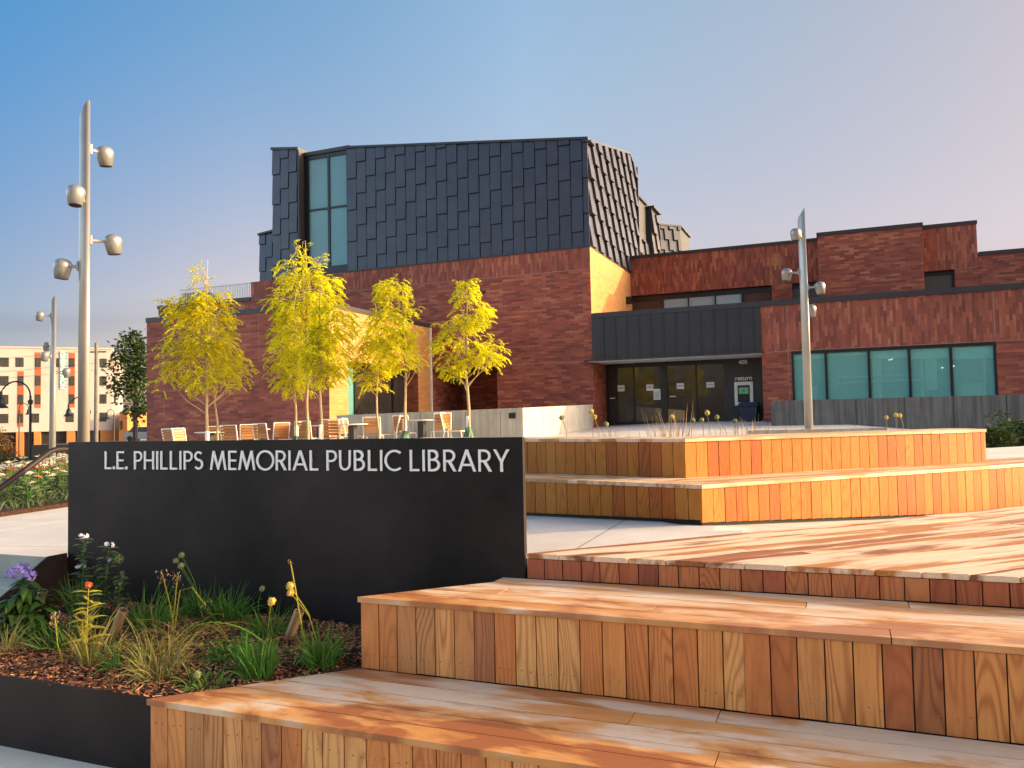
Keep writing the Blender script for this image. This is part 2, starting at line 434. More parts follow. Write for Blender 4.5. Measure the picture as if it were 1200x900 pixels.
M['green_bag'] = plain('green_bag', (.018, .085, .04), .5, 0, .5, .3, 12., .4, 20.)
M['lamp_grey'] = plain('lamp_grey_paint', (.27, .27, .265), .38, .5, .5, .06, 3.)
M['bronze'] = plain('bronze_fixture', (.30, .20, .13), .35, .6)
M['screen'] = plain('green_screen', (.16, .55, .28), .4)
M['hotel_white'] = plain('pale_panel', (.47, .41, .39), .7, 0, .3, .06, .3)
M['hotel_orange'] = plain('burnt_orange_panel', (.40, .10, .04), .7, 0, .3, .1, .4)
M['hotel_tan'] = plain('orange_brick_pier', (.44, .18, .06), .8, 0, .3, .12, 1.)
M['banner'] = plain('teal_banner', (.10, .30, .36), .7)
M['util_wood'] = plain('grey_timber_pole', (.17, .16, .145), .9, 0, .2, .2, 3.)
M['lamp_black'] = plain('black_iron', (.010, .010, .012), .45)
M['store_white'] = plain('painted_block', (.66, .58, .56), .8)
M['car_paint'] = plain('silver_blue_paint', (.30, .38, .44), .25, .4, .5, .02, 1., 0, 1., .5)
M['tyre'] = plain('tyre_rubber', (.015, .015, .015), .8)

# ------------------------------------------------------------------ ground
def grid(xs, ys, fz, name, m, label_kind='structure'):
    b = MB(); nx, ny = len(xs), len(ys)
    for y in ys:
        for x in xs: b.v.append((x, y, fz(x, y)))
    for j in range(ny - 1):
        for i in range(nx - 1):
            n = j * nx + i; b.f.append([n, n + 1, n + nx + 1, n + nx])
    o = b.build(name, m, loc=(0, 0, 0)); o['kind'] = label_kind
    return o


def fr(a, b, s):
    n = max(1, int(round((b - a) / s))); return [a + (b - a) * i / n for i in range(n + 1)]


b = MB(); b.face((-2500, -2500, -2.7), (2500, -2500, -2.7), (2500, 2500, -2.7), (-2500, 2500, -2.7))
tag(b.build('ground', M['turf'], loc=(0, 0, -2.7)), kind='structure')
b = MB(); b.box(-30, 30, -14, 3.11, -2.69, 0.0)
tag(b.build('sidewalk', M['walk']), kind='structure')
b = MB(); b.box(-40, 40, -60, -14.02, -2.69, -0.13)
tag(b.build('road', M['asphalt']), kind='structure')
# plaza: two sheets, kept clear of the planter
xs = fr(-49, -6, 1.0) + fr(-6, 6, .2)[1:] + fr(6, 24, 1.)[1:]
ys = fr(4.115, 13, .2) + fr(13, 62, 1.)[1:]
grid([x for x in xs if x > -5.05], ys, g, 'plaza', M['plaza'])
xl = [x for x in xs if x < -5.3] + [-5.09, -5.0501]
xl = sorted(set(xl)); xl[-1] = min(x for x in xs if x > -5.05)
grid([x for x in xs if x < -5.3] + [-5.09], fr(3.93, 4.115, .2) + ys[1:], g, 'path', M['plaza'])
grid([-5.09, min(x for x in xs if x > -5.05)], ys, g, 'plaza_strip', M['plaza'])
# street beyond the plaza and its verge
b = MB(); b.box(-62, -52, 10, 90, -2.69, -2.62)
tag(b.build('street', M['asphalt']), kind='structure')

# ------------------------------------------------------------------ timber seating steps
EX, EY = .695, .719
def eline(y): return -2.23 + (y - 3.416) * EX / EY      # x of the slanted deck edge at depth y

steps = thing('timber_steps', 'broad reddish timber seating steps with weathered treads in the foreground', 'steps', (-.6, 3.4, 0))
P_BOARD, GAP = .1026, .0055


def riser_x(name, m, x0, x1, y, z0, z1):
    b = MB(); x = x0
    while x < x1:
        w = P_BOARD * RND.uniform(.985, 1.015)
        j = RND.uniform(-.0015, .0015)
        b.box(x, min(x + w - GAP, x1), y + j, y + .022 + j, z0 + RND.uniform(0, .004), z1 - .0025)
        x += w
    return b.build(name, m, steps)


def tread_x(name, m, y0, y1, x1, zt, nb):
    """boards along x with butt joints, cut along the slanted left edge"""
    b = MB(); w = (y1 - y0) / nb
    for k in range(nb):
        ya, yb = y0 + k * w, y0 + (k + 1) * w - .0065
        xs_ = [None]; x = eline(y0) + RND.uniform(.5, 2.6)
        while x < x1: xs_.append(x); x += RND.uniform(1.6, 3.2)
        xs_.append(x1)
        for i in range(len(xs_) - 1):
            dz = RND.uniform(-.0012, .0012)
            if xs_[i] is None: pa, pb = eline(ya), eline(yb)
            else: pa = pb = xs_[i] + .002
            pe = xs_[i + 1] - (.002 if i < len(xs_) - 2 else 0)
            if pe <= max(pa, pb): continue
            b.prism([(pa, ya), (pe, ya), (pe, yb), (pb, yb)], zt - .026 + dz, zt + dz)
    return b.build(name, m, steps)


def nails_x(y, x0, n, z):
    for i in range(n):
        for dx in (.03, .072):
            c = (x0 + P_BOARD * i + dx + RND.uniform(-.003, .003), y - .0025, z + RND.uniform(-.006, .006))
            b = MB(); b.lathe(c, [(.0032, 0), (.0032, .004)], 6, (0, 1, 0)); b.build('nail_head', M['bronze'], steps)


Z1, Z2, Z3 = .340, .690, .826
XR = 6.5
b = MB()
for y, z in ((2.755, Z1 - .027), (3.438, Z2 - .027), (4.092, Z3 - .027)):
    b.prism([(eline(y) + .012, y), (XR, y), (XR, 9.3), (eline(9.3) + .012, 9.3)], {Z1 - .027: -.02, Z2 - .027: Z1 - .0265, Z3 - .027: Z2 - .0265}[z], z)
b.build('frame', M['frame'], steps)
riser_x('riser', M['riser'], eline(2.734), XR, 2.734, -.0, Z1 - .028)
riser_x('riser', M['riser'], eline(3.416), -.40, 3.416, Z1 + .001, Z2 - .028)
riser_x('riser', M['riser_deep'], -.3985, XR, 3.416, Z1 + .001, Z2 - .028)
riser_x('riser', M['riser_red'], eline(4.07), XR, 4.07, Z2 + .001, Z3 - .028)
nails_x(2.734, eline(2.734), 24, Z1 - .10)
nails_x(3.416, eline(3.416), 26, Z1 + .07)
tread_x('tread', M['tread_low'], 2.722, 3.414, XR, Z1, 5)
tread_x('tread', M['tread_mid'], 3.404, 4.066, XR, Z2, 5)
# upper deck: boards run along the slanted edge, ends jagged over the riser
b = MB(); p0 = Vector((eline(4.07), 4.07)); e2 = Vector((EX, EY)); nn = Vector((EY, -EX)); W = .138
k = 0
while k * W < 8:
    oa, ob = k * W, (k + 1) * W - .007
    jit = RND.uniform(0, .012)
    def sp_(o, y): return (y - (p0.y + nn.y * o)) / e2.y
    sa, sb = sp_(oa, 4.054 + jit), sp_(ob, 4.054 + jit)
    smax = 8.5
    cuts = []; s_ = max(sa, sb) + RND.uniform(.4, 2.4)
    while s_ < smax: cuts.append(s_); s_ += RND.uniform(1.2, 2.6)
    ends = [None] + cuts + [smax]
    for i in range(len(ends) - 1):
        dz = RND.uniform(-.001, .001)
        A0, B0 = (sa, sb) if ends[i] is None else (ends[i] + .002,) * 2
        E1 = ends[i + 1] - .002
        if E1 <= max(A0, B0): continue
        pts = [p0 + e2 * A0 + nn * oa, p0 + e2 * B0 + nn * ob, p0 + e2 * E1 + nn * ob, p0 + e2 * E1 + nn * oa]
        b.prism(pts, Z3 - .026 + dz, Z3 + dz)
    k += 1
b.build('tread', M['tread_top'], steps)

# ------------------------------------------------------------------ timber bench tiers further back
bench = thing('timber_bench', 'two tier golden timber bench wrapping the corner of the planting bed', 'bench', (-.91, 5.62, .79))
CA = Vector((-.90, 5.59)); CB = Vector((-1.118, 6.22)); E2 = Vector((.668, .744)); E2B = Vector((.722, .692)); F2 = Vector((-.957, .29)); TOPA, TOPB = 1.075, 1.376
NE = Vector((.744, -.668)); NEB = Vector((.692, -.722)); NF = Vector((-.29, -.957))


def riser_dir(name, m, p, d, n, L, zfun, z1, first=0.0):
    b = MB(); s = 0.0; i = 0
    while s < L - .01:
        w = P_BOARD * RND.uniform(.985, 1.015); e = min(s + w - GAP, L)
        z0 = zfun(s); j = RND.uniform(-.001, .001)
        q = [p + d * s + n * j, p + d * e + n * j, p + d * e - n * (.022 - j), p + d * s - n * (.022 - j)]
        b.prism(q, z0, z1); s += w
    return b.build(name, m, bench)


zE = lambda s: .79 - .045 * min(s, 4) + .028
riser_dir('riser', M['riser_gold'], CA, E2, NE, 7.0, zE, TOPA - .027)
riser_dir('riser', M['riser_gold'], CA + F2 * .004, F2, NF, 3.2, lambda s: max(g(CA.x + F2.x * s, CA.y + F2.y * s), .70) + .028, TOPA - .027)
LB = 3.24
riser_dir('riser', M['riser_gold'], CB, E2B, NEB, LB, lambda s: TOPA + .001, TOPB - .027)
riser_dir('riser', M['riser_gold'], CB + F2 * .004, F2, NF, 3.0, lambda s: TOPA + .001, TOPB - .027)
endp = CB + E2B * LB
b = MB(); s = 0.
while s < .66:                                    # end face of the upper tier
    q = endp - NEB * s; e_ = endp - NEB * min(s + P_BOARD - GAP, .66)
    b.prism([q, e_, e_ - E2B * .022, q - E2B * .022], TOPA + .001, TOPB - .027); s += P_BOARD
b.build('riser', M['riser_gold'], bench)
b = MB()
dI = CB - CA
b.prism([CA - NE * .024 - NF * .024 + E2 * .0, CA + E2 * 7.0 - NE * .024, CA + E2 * 7.0 - NE * .6, CB - NE * .1 - NF * .1, CA + F2 * 3.2 - NF * .6, CA + F2 * 3.2 - NF * .024], .3, TOPA - .0275)
b.prism([CB - NEB * .024 - NF * .024, CB + E2B * (LB - .024) - NEB * .024, CB + E2B * (LB - .024) - NEB * .6, CB - NEB * .6 - NF * .3, CB + F2 * 3.0 - NF * .6, CB + F2 * 3.0 - NF * .024], .9, TOPB - .0275)
b.build('frame', M['frame'], bench)


def ring_tread(name, c0, dc, n, LE, LF, zt, over=.012, dE=None):
    b = MB()
    # offset corner line: c0 + dc * t
    for k in range(n):
        a, bb = k / n, (k + 1) / n - .007
        ca, cb = c0 + dc * a, c0 + dc * bb
        if k == 0:
            ca = c0 - dc.normalized() * over * 1.1
        for (d, L) in ((dE or E2, LE), (F2, LF)):
            cut = [0.0]; s = RND.uniform(1.2, 2.6)
            while s < L: cut.append(s); s += RND.uniform(1.4, 2.8)
            cut.append(L)
            for i in range(len(cut) - 1):
                s0, s1 = cut[i] + .0015, cut[i + 1] - .0015
                dz = RND.uniform(-.001, .001)
                q = [ca + d * s0, ca + d * s1, cb + d * s1, cb + d * s0]
                if d is F2: q.reverse()
                b.prism(q, zt - .026 + dz, zt + dz)
    return b.build(name, M['tread_bench'], bench)


ring_tread('tread', CA, dI, 4, 7.0, 3.2, TOPA)
ring_tread('tread', CB, dI, 4, LB + .01, 3.0, TOPB, .012, E2B)

# planting bed behind the bench with its kerb
BK = CB + dI * 1.03
b = MB()
b.prism([BK + F2 * 3.0, BK, BK + E2B * (LB - .05), Vector((.95, 9.6)), Vector((.35, 11.45)), Vector((-1.1, 10.85)), Vector((-4.2, 10.3))], .4, 1.20)
tag(b.build('planting_bed', M['soil']), kind='structure')
b = MB()
b.prism([(-1.1, 10.87), (.36, 11.47), (.55, 11.5), (.50, 11.68), (.34, 11.66), (-1.15, 11.07)], .4, 1.345)
tag(b.build('planter_kerb', M['conc_low']), 'low pale concrete kerb behind the dry plants at the foot of the right lamp post', 'kerb')
pA = CA + dI * 1.02
b = MB(); b.prism([pA + E2 * (LB + .18), pA + E2 * 7.0, pA + E2 * 7.0 - NE * 1.6, pA + E2 * (LB + .18) - NE * 1.6], .4, TOPA - .012)
tag(b.build('paving', M['plaza']), kind='structure')

# ------------------------------------------------------------------ sign
sign = thing('library_sign', 'long black steel sign wall with silver raised lettering', 'sign', (-3.34, 4.09, .25))
SX0, SX1, SY, SZ = -5.076, -1.612, 4.07, 1.453
b = MB(); b.box(SX0, SX1, SY, SY + .036, .2, SZ); b.build('panel', M['steel'], sign)

T = .104


def arc(cx, cy, r, a0, a1, n=14):
    return [(cx + r * math.cos(rad(a0 + (a1 - a0) * i / n)), cy + r * math.sin(rad(a0 + (a1 - a0) * i / n))) for i in range(n + 1)]


def stroke(pts, t):
    L, R_ = [], []
    for i, p in enumerate(pts):
        a = Vector(pts[max(i - 1, 0)]); c = Vector(pts[min(i + 1, len(pts) - 1)]); d = (c - a).normalized(); n = Vector((-d.y, d.x)) * t / 2
        L.append((p[0] + n.x, p[1] + n.y)); R_.append((p[0] - n.x, p[1] - n.y))
    return L + R_[::-1]


def glyph(c):
    t = T
    if c == 'L': return .46, [[(0, 0), (.46, 0), (.46, t), (t, t), (t, 1), (0, 1)]]
    if c == 'I': return t, [[(0, 0), (t, 0), (t, 1), (0, 1)]]
    if c == '.': return .15, [[(0, 0), (.15, 0), (.15, .15), (0, .15)]]
    if c == 'E': return .48, [[(0, 0), (.48, 0), (.48, t), (t, t), (t, .44), (.46, .44), (.46, .44 + t), (t, .44 + t), (t, 1 - t), (.48, 1 - t), (.48, 1), (0, 1)]]
    if c == 'H': return .66, [[(0, 0), (t, 0), (t, .44), (.66 - t, .44), (.66 - t, 0), (.66, 0), (.66, 1), (.66 - t, 1), (.66 - t, .44 + t), (t, .44 + t), (t, 1), (0, 1)]]
    if c == 'P': return .56, [[(0, 0), (t, 0), (t, .42), (.27, .42)] + arc(.27, .71, .29, -85, 85) + [(.27, 1), (0, 1)],
                              [(t, .42 + t), (.27, .42 + t)] + arc(.27, .71, .29 - t, -85, 85) + [(.27, 1 - t), (t, 1 - t)]]
    if c == 'R': return .61, [[(0, 0), (t, 0), (t, .42), (.225, .42), (.475, 0), (.61, 0), (.366, .437)] + arc(.27, .71, .29, -68, 85) + [(.27, 1), (0, 1)],
                              [(t, .42 + t), (.27, .42 + t)] + arc(.27, .71, .29 - t, -85, 85) + [(.27, 1 - t), (t, 1 - t)]]
    if c == 'B': return .57, [[(0, 0), (.28, 0)] + arc(.28, .29, .29, -85, 62) + arc(.25, .75, .25, -52, 85) + [(.25, 1), (0, 1)],
                              [(t, t), (.28, t)] + arc(.28, .305, .177, -85, 85) + [(.28, .482), (t, .482)],
                              [(t, .482 + t), (.25, .482 + t)] + arc(.25, .741, .131, -80, 80) + [(.25, 1 - t), (t, 1 - t)]]
    if c == 'A': return .84, [[(0, 0), (.118, 0), (.212, .25), (.628, .25), (.722, 0), (.84, 0), (.475, 1), (.365, 1)], [(.252, .352), (.588, .352), (.42, .80)]]
    if c == 'M': return 1., [[(0, 0), (.112, 0), (.235, .70), (.47, 0), (.53, 0), (.765, .70), (.888, 0), (1, 0), (.83, 1), (.735, 1), (.5, .29), (.265, 1), (.17, 1)]]
    if c == 'Y': return .72, [[(.306, 0), (.414, 0), (.414, .44), (.72, 1), (.595, 1), (.36, .555), (.125, 1), (0, 1), (.306, .44)]]
    if c == 'O': return 1.0, [arc(.5, .5, .52, 0, 352, 44), arc(.5, .5, .52 - t, 0, 350, 36)]
    if c == 'C': return .80, [stroke(arc(.5, .5, .455, 50, 310, 30), t)]
    if c == 'U': return .62, [stroke([(t / 2, 1), (t / 2, .7)] + arc(.31, .31, .246, 180, 360, 16) + [(.62 - t / 2, .7), (.62 - t / 2, 1)], t)]
    if c == 'S': return .52, [stroke(arc(.26, .725, .205, 35, 270, 16) + arc(.255, .29, .23, 88, -145, 18)[1:], t)]


def curve_mesh(polys, depth, name):
    cu = bpy.data.curves.new(name, 'CURVE'); cu.dimensions = '2D'; cu.fill_mode = 'BOTH'; cu.extrude = depth
    for p in polys:
        sp = cu.splines.new('POLY'); sp.points.add(len(p) - 1)
        for i, q in enumerate(p): sp.points[i].co = (q[0], q[1], 0, 1)
        sp.use_cyclic_u = True
    ob = bpy.data.objects.new(name, cu); COL.objects.link(ob)
    dg = bpy.context.evaluated_depsgraph_get(); dg.update()
    me = bpy.data.meshes.new_from_object(ob.evaluated_get(dg))
    vs = [tuple(v.co) for v in me.vertices]; fs = [list(p.vertices) for p in me.polygons]
    bpy.data.objects.remove(ob); bpy.data.curves.remove(cu); bpy.data.meshes.remove(me)
    return vs, fs


TEXT = 'L.E. PHILLIPS MEMORIAL PUBLIC LIBRARY'
lay = []; x = 0.; prev = None
for ch in TEXT:
    if ch == ' ': x += .46; prev = None; continue
    w, polys = glyph(ch)
    if prev is not None:
        k = .165
        if prev in 'AYCOPR.' : k -= .05
        if ch in 'AYOCM' : k -= .04
        if prev == 'M': k -= .04
        if ch == '.': k = .11
        x += k
    lay.append((ch, x, polys)); x += w; prev = ch
CAP = .1225; fx = 3.026 / x
for ch, x0, polys in lay:
    vs, fs = curve_mesh([[((x0 + px) * fx, py * CAP) for px, py in p] for p in polys], .004, 'glyph')
    b = MB(); b.v = [(-4.713 + v[0], SY - .006 - v[2], 1.2645 + v[1]) for v in vs]; b.f = fs
    b.build('letter', M['letter'], sign)

# ------------------------------------------------------------------ planter
planter = thing('steel_planter', 'low black steel planter edge filled with bark mulch', 'planter', (-4, 2.75, 0))
b = MB(); b.box(-5.09, eline(2.745) - .004, 2.742, 2.752, 0, .338); b.build('front_plate', M['steel'], planter)
b = MB()
zc = lambda y: .673 if y > 3.92 else max(.673 - .63 * (3.92 - y), .338)
ysc = [2.753, 3.39, 3.92, 4.068]
pf = [(y, zc(y)) for y in ysc]
b.hexa([(-5.09, y, 0) for y in (2.753, 4.068)] + [(-5.09, y, z) for y, z in reversed(pf)], [(-5.078, y, 0) for y in (2.753, 4.068)] + [(-5.078, y, z) for y, z in reversed(pf)])
b.build('side_plate', M['steel'], planter)


def soilz(x, y):
    t = min(1, max(0, (y - 2.75) / 1.3)); dd = eline(y) - x
    return .318 + .05 * math.sin(t * 2.0) * min(1, dd / .35) + .016 * mnoise.noise((x * 5, y * 5, 0)) * min(1, dd / .2)


b = MB(); ny, nx = 26, 60
for j in range(ny + 1):
    y = 2.753 + (4.069 - 2.753) * j / ny
    for i in range(nx + 1):
        xr = eline(y) - .004; x = -5.077 + (xr + 5.077) * i / nx
        b.v.append((x, y, soilz(x, y)))
for j in range(ny):
    for i in range(nx):
        n = j * (nx + 1) + i; b.f.append([n, n + 1, n + nx + 2, n + nx + 1])
so = b.build('soil', M['soil'], planter)
b = MB()
for _ in range(20000):
    y = RND.uniform(2.765, 4.06); x = RND.uniform(-5.06, eline(y) - .02)
    p = Vector((x, y, soilz(x, y) + RND.uniform(.0, .012))); a = RND.uniform(0, 6.28); L = RND.uniform(.010, .034) * RND.choice((.6, 1., 1., 1.4)); w = RND.uniform(.0025, .008)
    d = Vector((math.cos(a), math.sin(a), RND.uniform(-.3, .45))).normalized(); s_ = Vector((-math.sin(a), math.cos(a), RND.uniform(-.6, .6))).normalized()
    if RND.random() < .5:
        b.face(p - s_ * w, p + d * L - s_ * w * .4, p + d * L + s_ * w * .5, p + s_ * w)
    else:
        b.face(p - s_ * w, p + d * L, p + s_ * w)
mul = b.build('mulch', M['mulch'], loc=(-3.9, 3.3, .3)); tag(mul, kind='stuff', label='reddish brown bark chips spread over the planter soil', cat='mulch')


def sz(x, y): return soilz(x, y) - .005


def grass_clump(name, label, x, y, h, n, spread, m, droop=.6, w=.006, lean=.45, group=None, cat='grass clump', aim=None):
    b = MB(); z = sz(x, y)
    for _ in range(n):
        a = RND.uniform(0, 6.28); r = spread * RND.random() ** .6
        ln_ = lean * RND.choice((.3, .6, 1., 1.3, 2.2)) * RND.uniform(.5, 1.2); a2 = a + RND.gauss(0, .7)
        d = Vector((math.cos(a2) * ln_, math.sin(a2) * ln_, 1))
        if aim: d += Vector(aim) * RND.random()
        b.blade((x + math.cos(a) * r * .5, y + math.sin(a) * r * .5, z), d, h * RND.uniform(.55, 1.15), w * RND.uniform(.6, 1.3), droop * RND.choice((.2, .6, 1., 1.5, 2.4)), 5)
    o = b.build(name, m, loc=(x, y, z)); tag(o, label, cat, group)
    return o


def sit_head(b, c, r, n=70):
    b.lathe(c, [(.001, -r * .8), (r * .5, -r * .68), (r * .8, -r * .1), (r * .7, r * .4), (r * .3, r * .74), (.001, r * .8)], 10)
    for _ in range(n):
        d = Vector((RND.gauss(0, 1), RND.gauss(0, 1), RND.gauss(0, 1))).normalized()
        b.leaf(Vector(c) + d * r * .55, d, r * .55, r * .22, (RND.random(), RND.random(), RND.random()))


def allium(label, base, heads, m, rr=.021, stem_m='grass_green'):
    t = thing('allium', label, 'flower', (base[0], base[1], sz(base[0], base[1])))
    bs = MB(); P0 = Vector((base[0], base[1], sz(base[0], base[1])))
    for h in heads:
        h = Vector(h); mid = (P0 + h) / 2 + Vector((RND.uniform(-.02, .02), 0, .05))
        bs.tube([P0, mid, h], [.0035, .003, .0022], 5)
    bs.build('stem', M[stem_m], t)
    for h in heads:
        b = MB(); sit_head(b, h, rr * RND.uniform(.9, 1.1)); b.build('seed_head', M[m], t)
    return t


def leafy_stem(t, base, top, m, n, ll, lw, droop=.3, m_stem='grass_green', r0=.004, start=.05, taper=.5, pair=True, horiz=.25):
    bs = MB(); base = Vector(base); top = Vector(top); k1 = base.lerp(top, .5) + Vector((RND.uniform(-.01, .01), RND.uniform(-.01, .01), 0))
    bs.tube([base, k1, top], [r0, r0 * .85, r0 * .6], 5); bs.build('stem', M[m_stem], t)
    b = MB()
    for i in range(n):
        f = start + (1 - start) * i / n; p = base.lerp(k1, f * 2) if f < .5 else k1.lerp(top, f * 2 - 1)
        a = RND.uniform(0, 6.28)
        for q in ((0, math.pi) if pair else (0,)):
            d = Vector((math.cos(a + q), math.sin(a + q), horiz + RND.uniform(-.15, .2)))
            b.blade(p, d, ll * (1 - taper * f) * RND.uniform(.8, 1.15), lw * (1 - taper * .6 * f), droop, 3, side=Vector((-math.sin(a + q), math.cos(a + q), RND.uniform(-.4, .4))))
    b.build('leaf', M[m], t)


def phlox_head(t, c, r, m, n, name='flower', flat=1.):
    b = MB(); c = Vector(c)
    for _ in range(n):
        d = Vector((RND.gauss(0, 1), RND.gauss(0, 1), RND.gauss(0, .8) + .3)).normalized()
        p = c + Vector((d.x * r, d.y * r, d.z * r * flat)) * RND.uniform(.6, 1)
        a0 = RND.uniform(0, 6.28); u = d.orthogonal().normalized(); v = d.cross(u)
        for k in range(5):
            a = a0 + k * 1.2566; dd = (u * math.cos(a) + v * math.sin(a) + d * .25)
            b.leaf(p, dd, .011, .009, d)
    return b.build(name, M[m], t)


# purple phlox, drooping dark leaves
X, Y_ = -4.40, 3.25
t = thing('phlox', 'purple phlox with drooping green leaves at the left edge of the planter', 'flower', (X, Y_, sz(X, Y_)))
for dx, dy, tz in ((0, 0, .70), (-.05, .03, .64), (.05, .02, .62), (-.02, -.05, .60), (.09, -.02, .50), (-.10, .0, .56), (-.07, -.05, .48), (.04, -.06, .45), (.11, .04, .56)):
    leafy_stem(t, (X + dx * .6, Y_ + dy * .6, sz(X, Y_)), (X + dx, Y_ + dy, tz), 'leaf_mid', 19, .16, .050, .9, start=.12, horiz=.05, taper=.2)
phlox_head(t, (X - .015, Y_ - .01, .735), .058, 'petal_purple', 80, flat=.8)
phlox_head(t, (X + .03, Y_ + .01, .70), .040, 'petal_purple', 40, flat=.8)
phlox_head(t, (X - .09, Y_ - .01, .715), .045, 'petal_purple', 50, flat=.8)
# tall white phlox
for (nm, X, Y_, tx, ty, tz, lab, hz) in (('phlox', -4.05, 3.366, -4.043, 3.343, .925, 'tallest white phlox with dark leaves against the left end of the sign', ((0, .0), (-.025, -.17))),
                                    ('phlox', -3.96, 3.40, -3.905, 3.395, .875, 'second white phlox with a dusky seed cluster leaning right of the tallest', ((0, 0.), (.03, -.09)))):
    t = thing(nm, lab, 'flower', (X, Y_, sz(X, Y_)))
    leafy_stem(t, (X, Y_, sz(X, Y_)), (tx, ty, tz), 'leaf_grey', 36, .10, .034, .5, taper=.35, start=.12, r0=.005)
    leafy_stem(t, (X + .04, Y_ + .03, sz(X, Y_)), (tx + .05, ty + .05, tz - .16), 'leaf_grey', 30, .10, .034, .5, taper=.35, start=.12, r0=.005)
    for dx, dz in hz:
        for q in (-.018, .02): phlox_head(t, (tx + dx + q, ty, tz + dz + abs(q) * .3), .014, 'petal_white', 7)
b = MB()
sit_head(b, (-3.845, 3.40, .80), .034, 120); b.build('seed_head', M['leaf_grey'], t)
# orange milkweed, lit golden
X, Y_ = -3.592, 3.0
t = thing('milkweed', 'orange milkweed with pale horizontal leaves lit golden by the sun', 'flower', (X, Y_, sz(X, Y_)))
leafy_stem(t, (X, Y_, sz(X, Y_)), (X + .012, Y_ - .01, .735), 'leaf_gold', 14, .125, .026, .45, 'leaf_gold', .0045, start=.30, taper=.35, horiz=.22)
leafy_stem(t, (X - .03, Y_, sz(X, Y_)), (X - .02, Y_, .60), 'leaf_gold', 7, .13, .022, .2, 'leaf_gold', .004, start=.3, taper=.3, horiz=1.2)
phlox_head(t, (X + .012, Y_ - .01, .748), .019, 'petal_orange', 20)
b = MB()
for _ in range(40):
    a = RND.uniform(0, 6.28)
    b.blade((X + math.cos(a) * .04 * RND.random(), Y_ + math.sin(a) * .04 * RND.random(), sz(X, Y_)), (math.cos(a) * .3, math.sin(a) * .3, 1), RND.uniform(.14, .34), .006, .5, 4)
b.build('shoot', M['grass_dry'], t)

grass_clump('grass_clump', 'wiry golden grass clump sprawling in the middle of the planter front', -3.13, 3.0, .25, 200, .18, M['grass_dry'], .9, .0042, .85)
grass_clump('grass_clump', 'wiry dark grass clump behind the sprawling golden one', -3.33, 3.22, .26, 130, .2, M['grass_dry'], .9, .0036, .9)
grass_clump('grass_clump', 'bright green grass clump nearest the front timber tread', -2.652, 3.16, .20, 150, .14, M['grass_green'], .35, .0075, .35)
grass_clump('grass_clump', 'bright green grass clump in the corner beside the timber riser', -2.44, 3.38, .21, 150, .15, M['grass_green'], .45, .0075, .5)
grass_clump('grass_clump', 'green grass clump with long arching blades behind the middle spotlight', -3.82, 3.62, .27, 130, .2, M['grass_green'], .8, .008, .8)
grass_clump('grass_clump', 'green grass clump close to the middle of the sign foot', -3.50, 3.92, .22, 130, .18, M['grass_green'], .5, .007, .6)
grass_clump('grass_clump', 'green grass clump behind the right spotlight', -3.02, 3.72, .20, 110, .2, M['grass_green'], .6, .007, .7)
grass_clump('grass_clump', 'wispy olive grass clump between the milkweed and the middle spotlight', -3.70, 3.16, .24, 130, .22, M['grass_dry'], .9, .004, .8)
grass_clump('grass_clump', 'low dark green clump in front of the tall white phlox', -4.02, 3.20, .20, 120, .2, M['leaf_mid'], .7, .009, .7)
grass_clump('grass_clump', 'low green clump right of the sprawling golden grass', -2.95, 3.30, .17, 120, .2, M['grass_green'], .8, .006, .8)
grass_clump('grass_clump', 'green clump against the sign behind the golden dry stalks', -3.72, 3.93, .24, 120, .22, M['grass_green'], .6, .008, .6)
grass_clump('grass_clump', 'thin grass clump beside the foot of the purple phlox', -4.25, 3.02, .22, 90, .14, M['grass_dry'], .8, .004, .6)
grass_clump('grass_clump', 'dark grass clump in the shade of the stair cheek plate', -4.55, 3.75, .26, 90, .15, M['leaf_mid'], .4, .009, .35)
grass_clump('grass_clump', 'short grass clump right of the orange milkweed', -3.42, 3.05, .17, 90, .14, M['grass_green'], .8, .005, .8)
grass_clump('grass_clump', 'thin green grass clump at the corner of the front tread', -2.80, 2.98, .15, 60, .16, M['grass_green'], .9, .006, .9)

for q, (x0_, y0_, ax_, ay_, n_, m_, lab_) in enumerate(((-3.45, 3.55, 1.2, -.25, 16, 'leaf_gold', 'long golden grass stems sweeping right across the planter'), (-3.35, 3.45, -1.3, -.2, 12, 'grass_dry', 'long olive grass stems sweeping left across the planter'), (-2.75, 3.35, -1.2, -.5, 12, 'grass_green', 'long green blades lying along the edge of the front tread'))):
    b = MB()
    for _ in range(n_):
        b.blade((x0_ + RND.gauss(0, .06), y0_ + RND.gauss(0, .05), sz(x0_, y0_)), (ax_ * RND.uniform(.4, 1.2), ay_ + RND.gauss(0, .4), RND.uniform(.6, 1.3)), RND.uniform(.3, .52), .006, RND.uniform(.5, 1.1), 7)
    tag(b.build('grass_clump', M[m_], loc=(x0_, y0_, sz(x0_, y0_))), lab_, 'grass clump')
allium('three round green allium seed heads on long stems before the sign', (-3.60, 3.81), [(-3.712, 3.748, .772), (-3.755, 3.745, .738), (-3.705, 3.735, .712)], 'seedhead', .021)
allium('single small green allium head low against the sign', (-3.22, 3.83), [(-3.185, 3.836, .585)], 'seedhead', .019)
allium('golden allium heads leaning from the right grass clump', (-2.47, 3.43), [(-2.627, 3.378, .725), (-2.630, 3.385, .690)], 'seed_gold', .023, 'leaf_gold')
allium('golden allium head left of the leaning pair', (-2.98, 3.62), [(-2.86, 3.52, .600)], 'seed_gold', .024, 'leaf_gold')
allium('pale green allium head low among the front grass', (-2.90, 2.97), [(-2.83, 2.95, .385)], 'seedhead', .022)


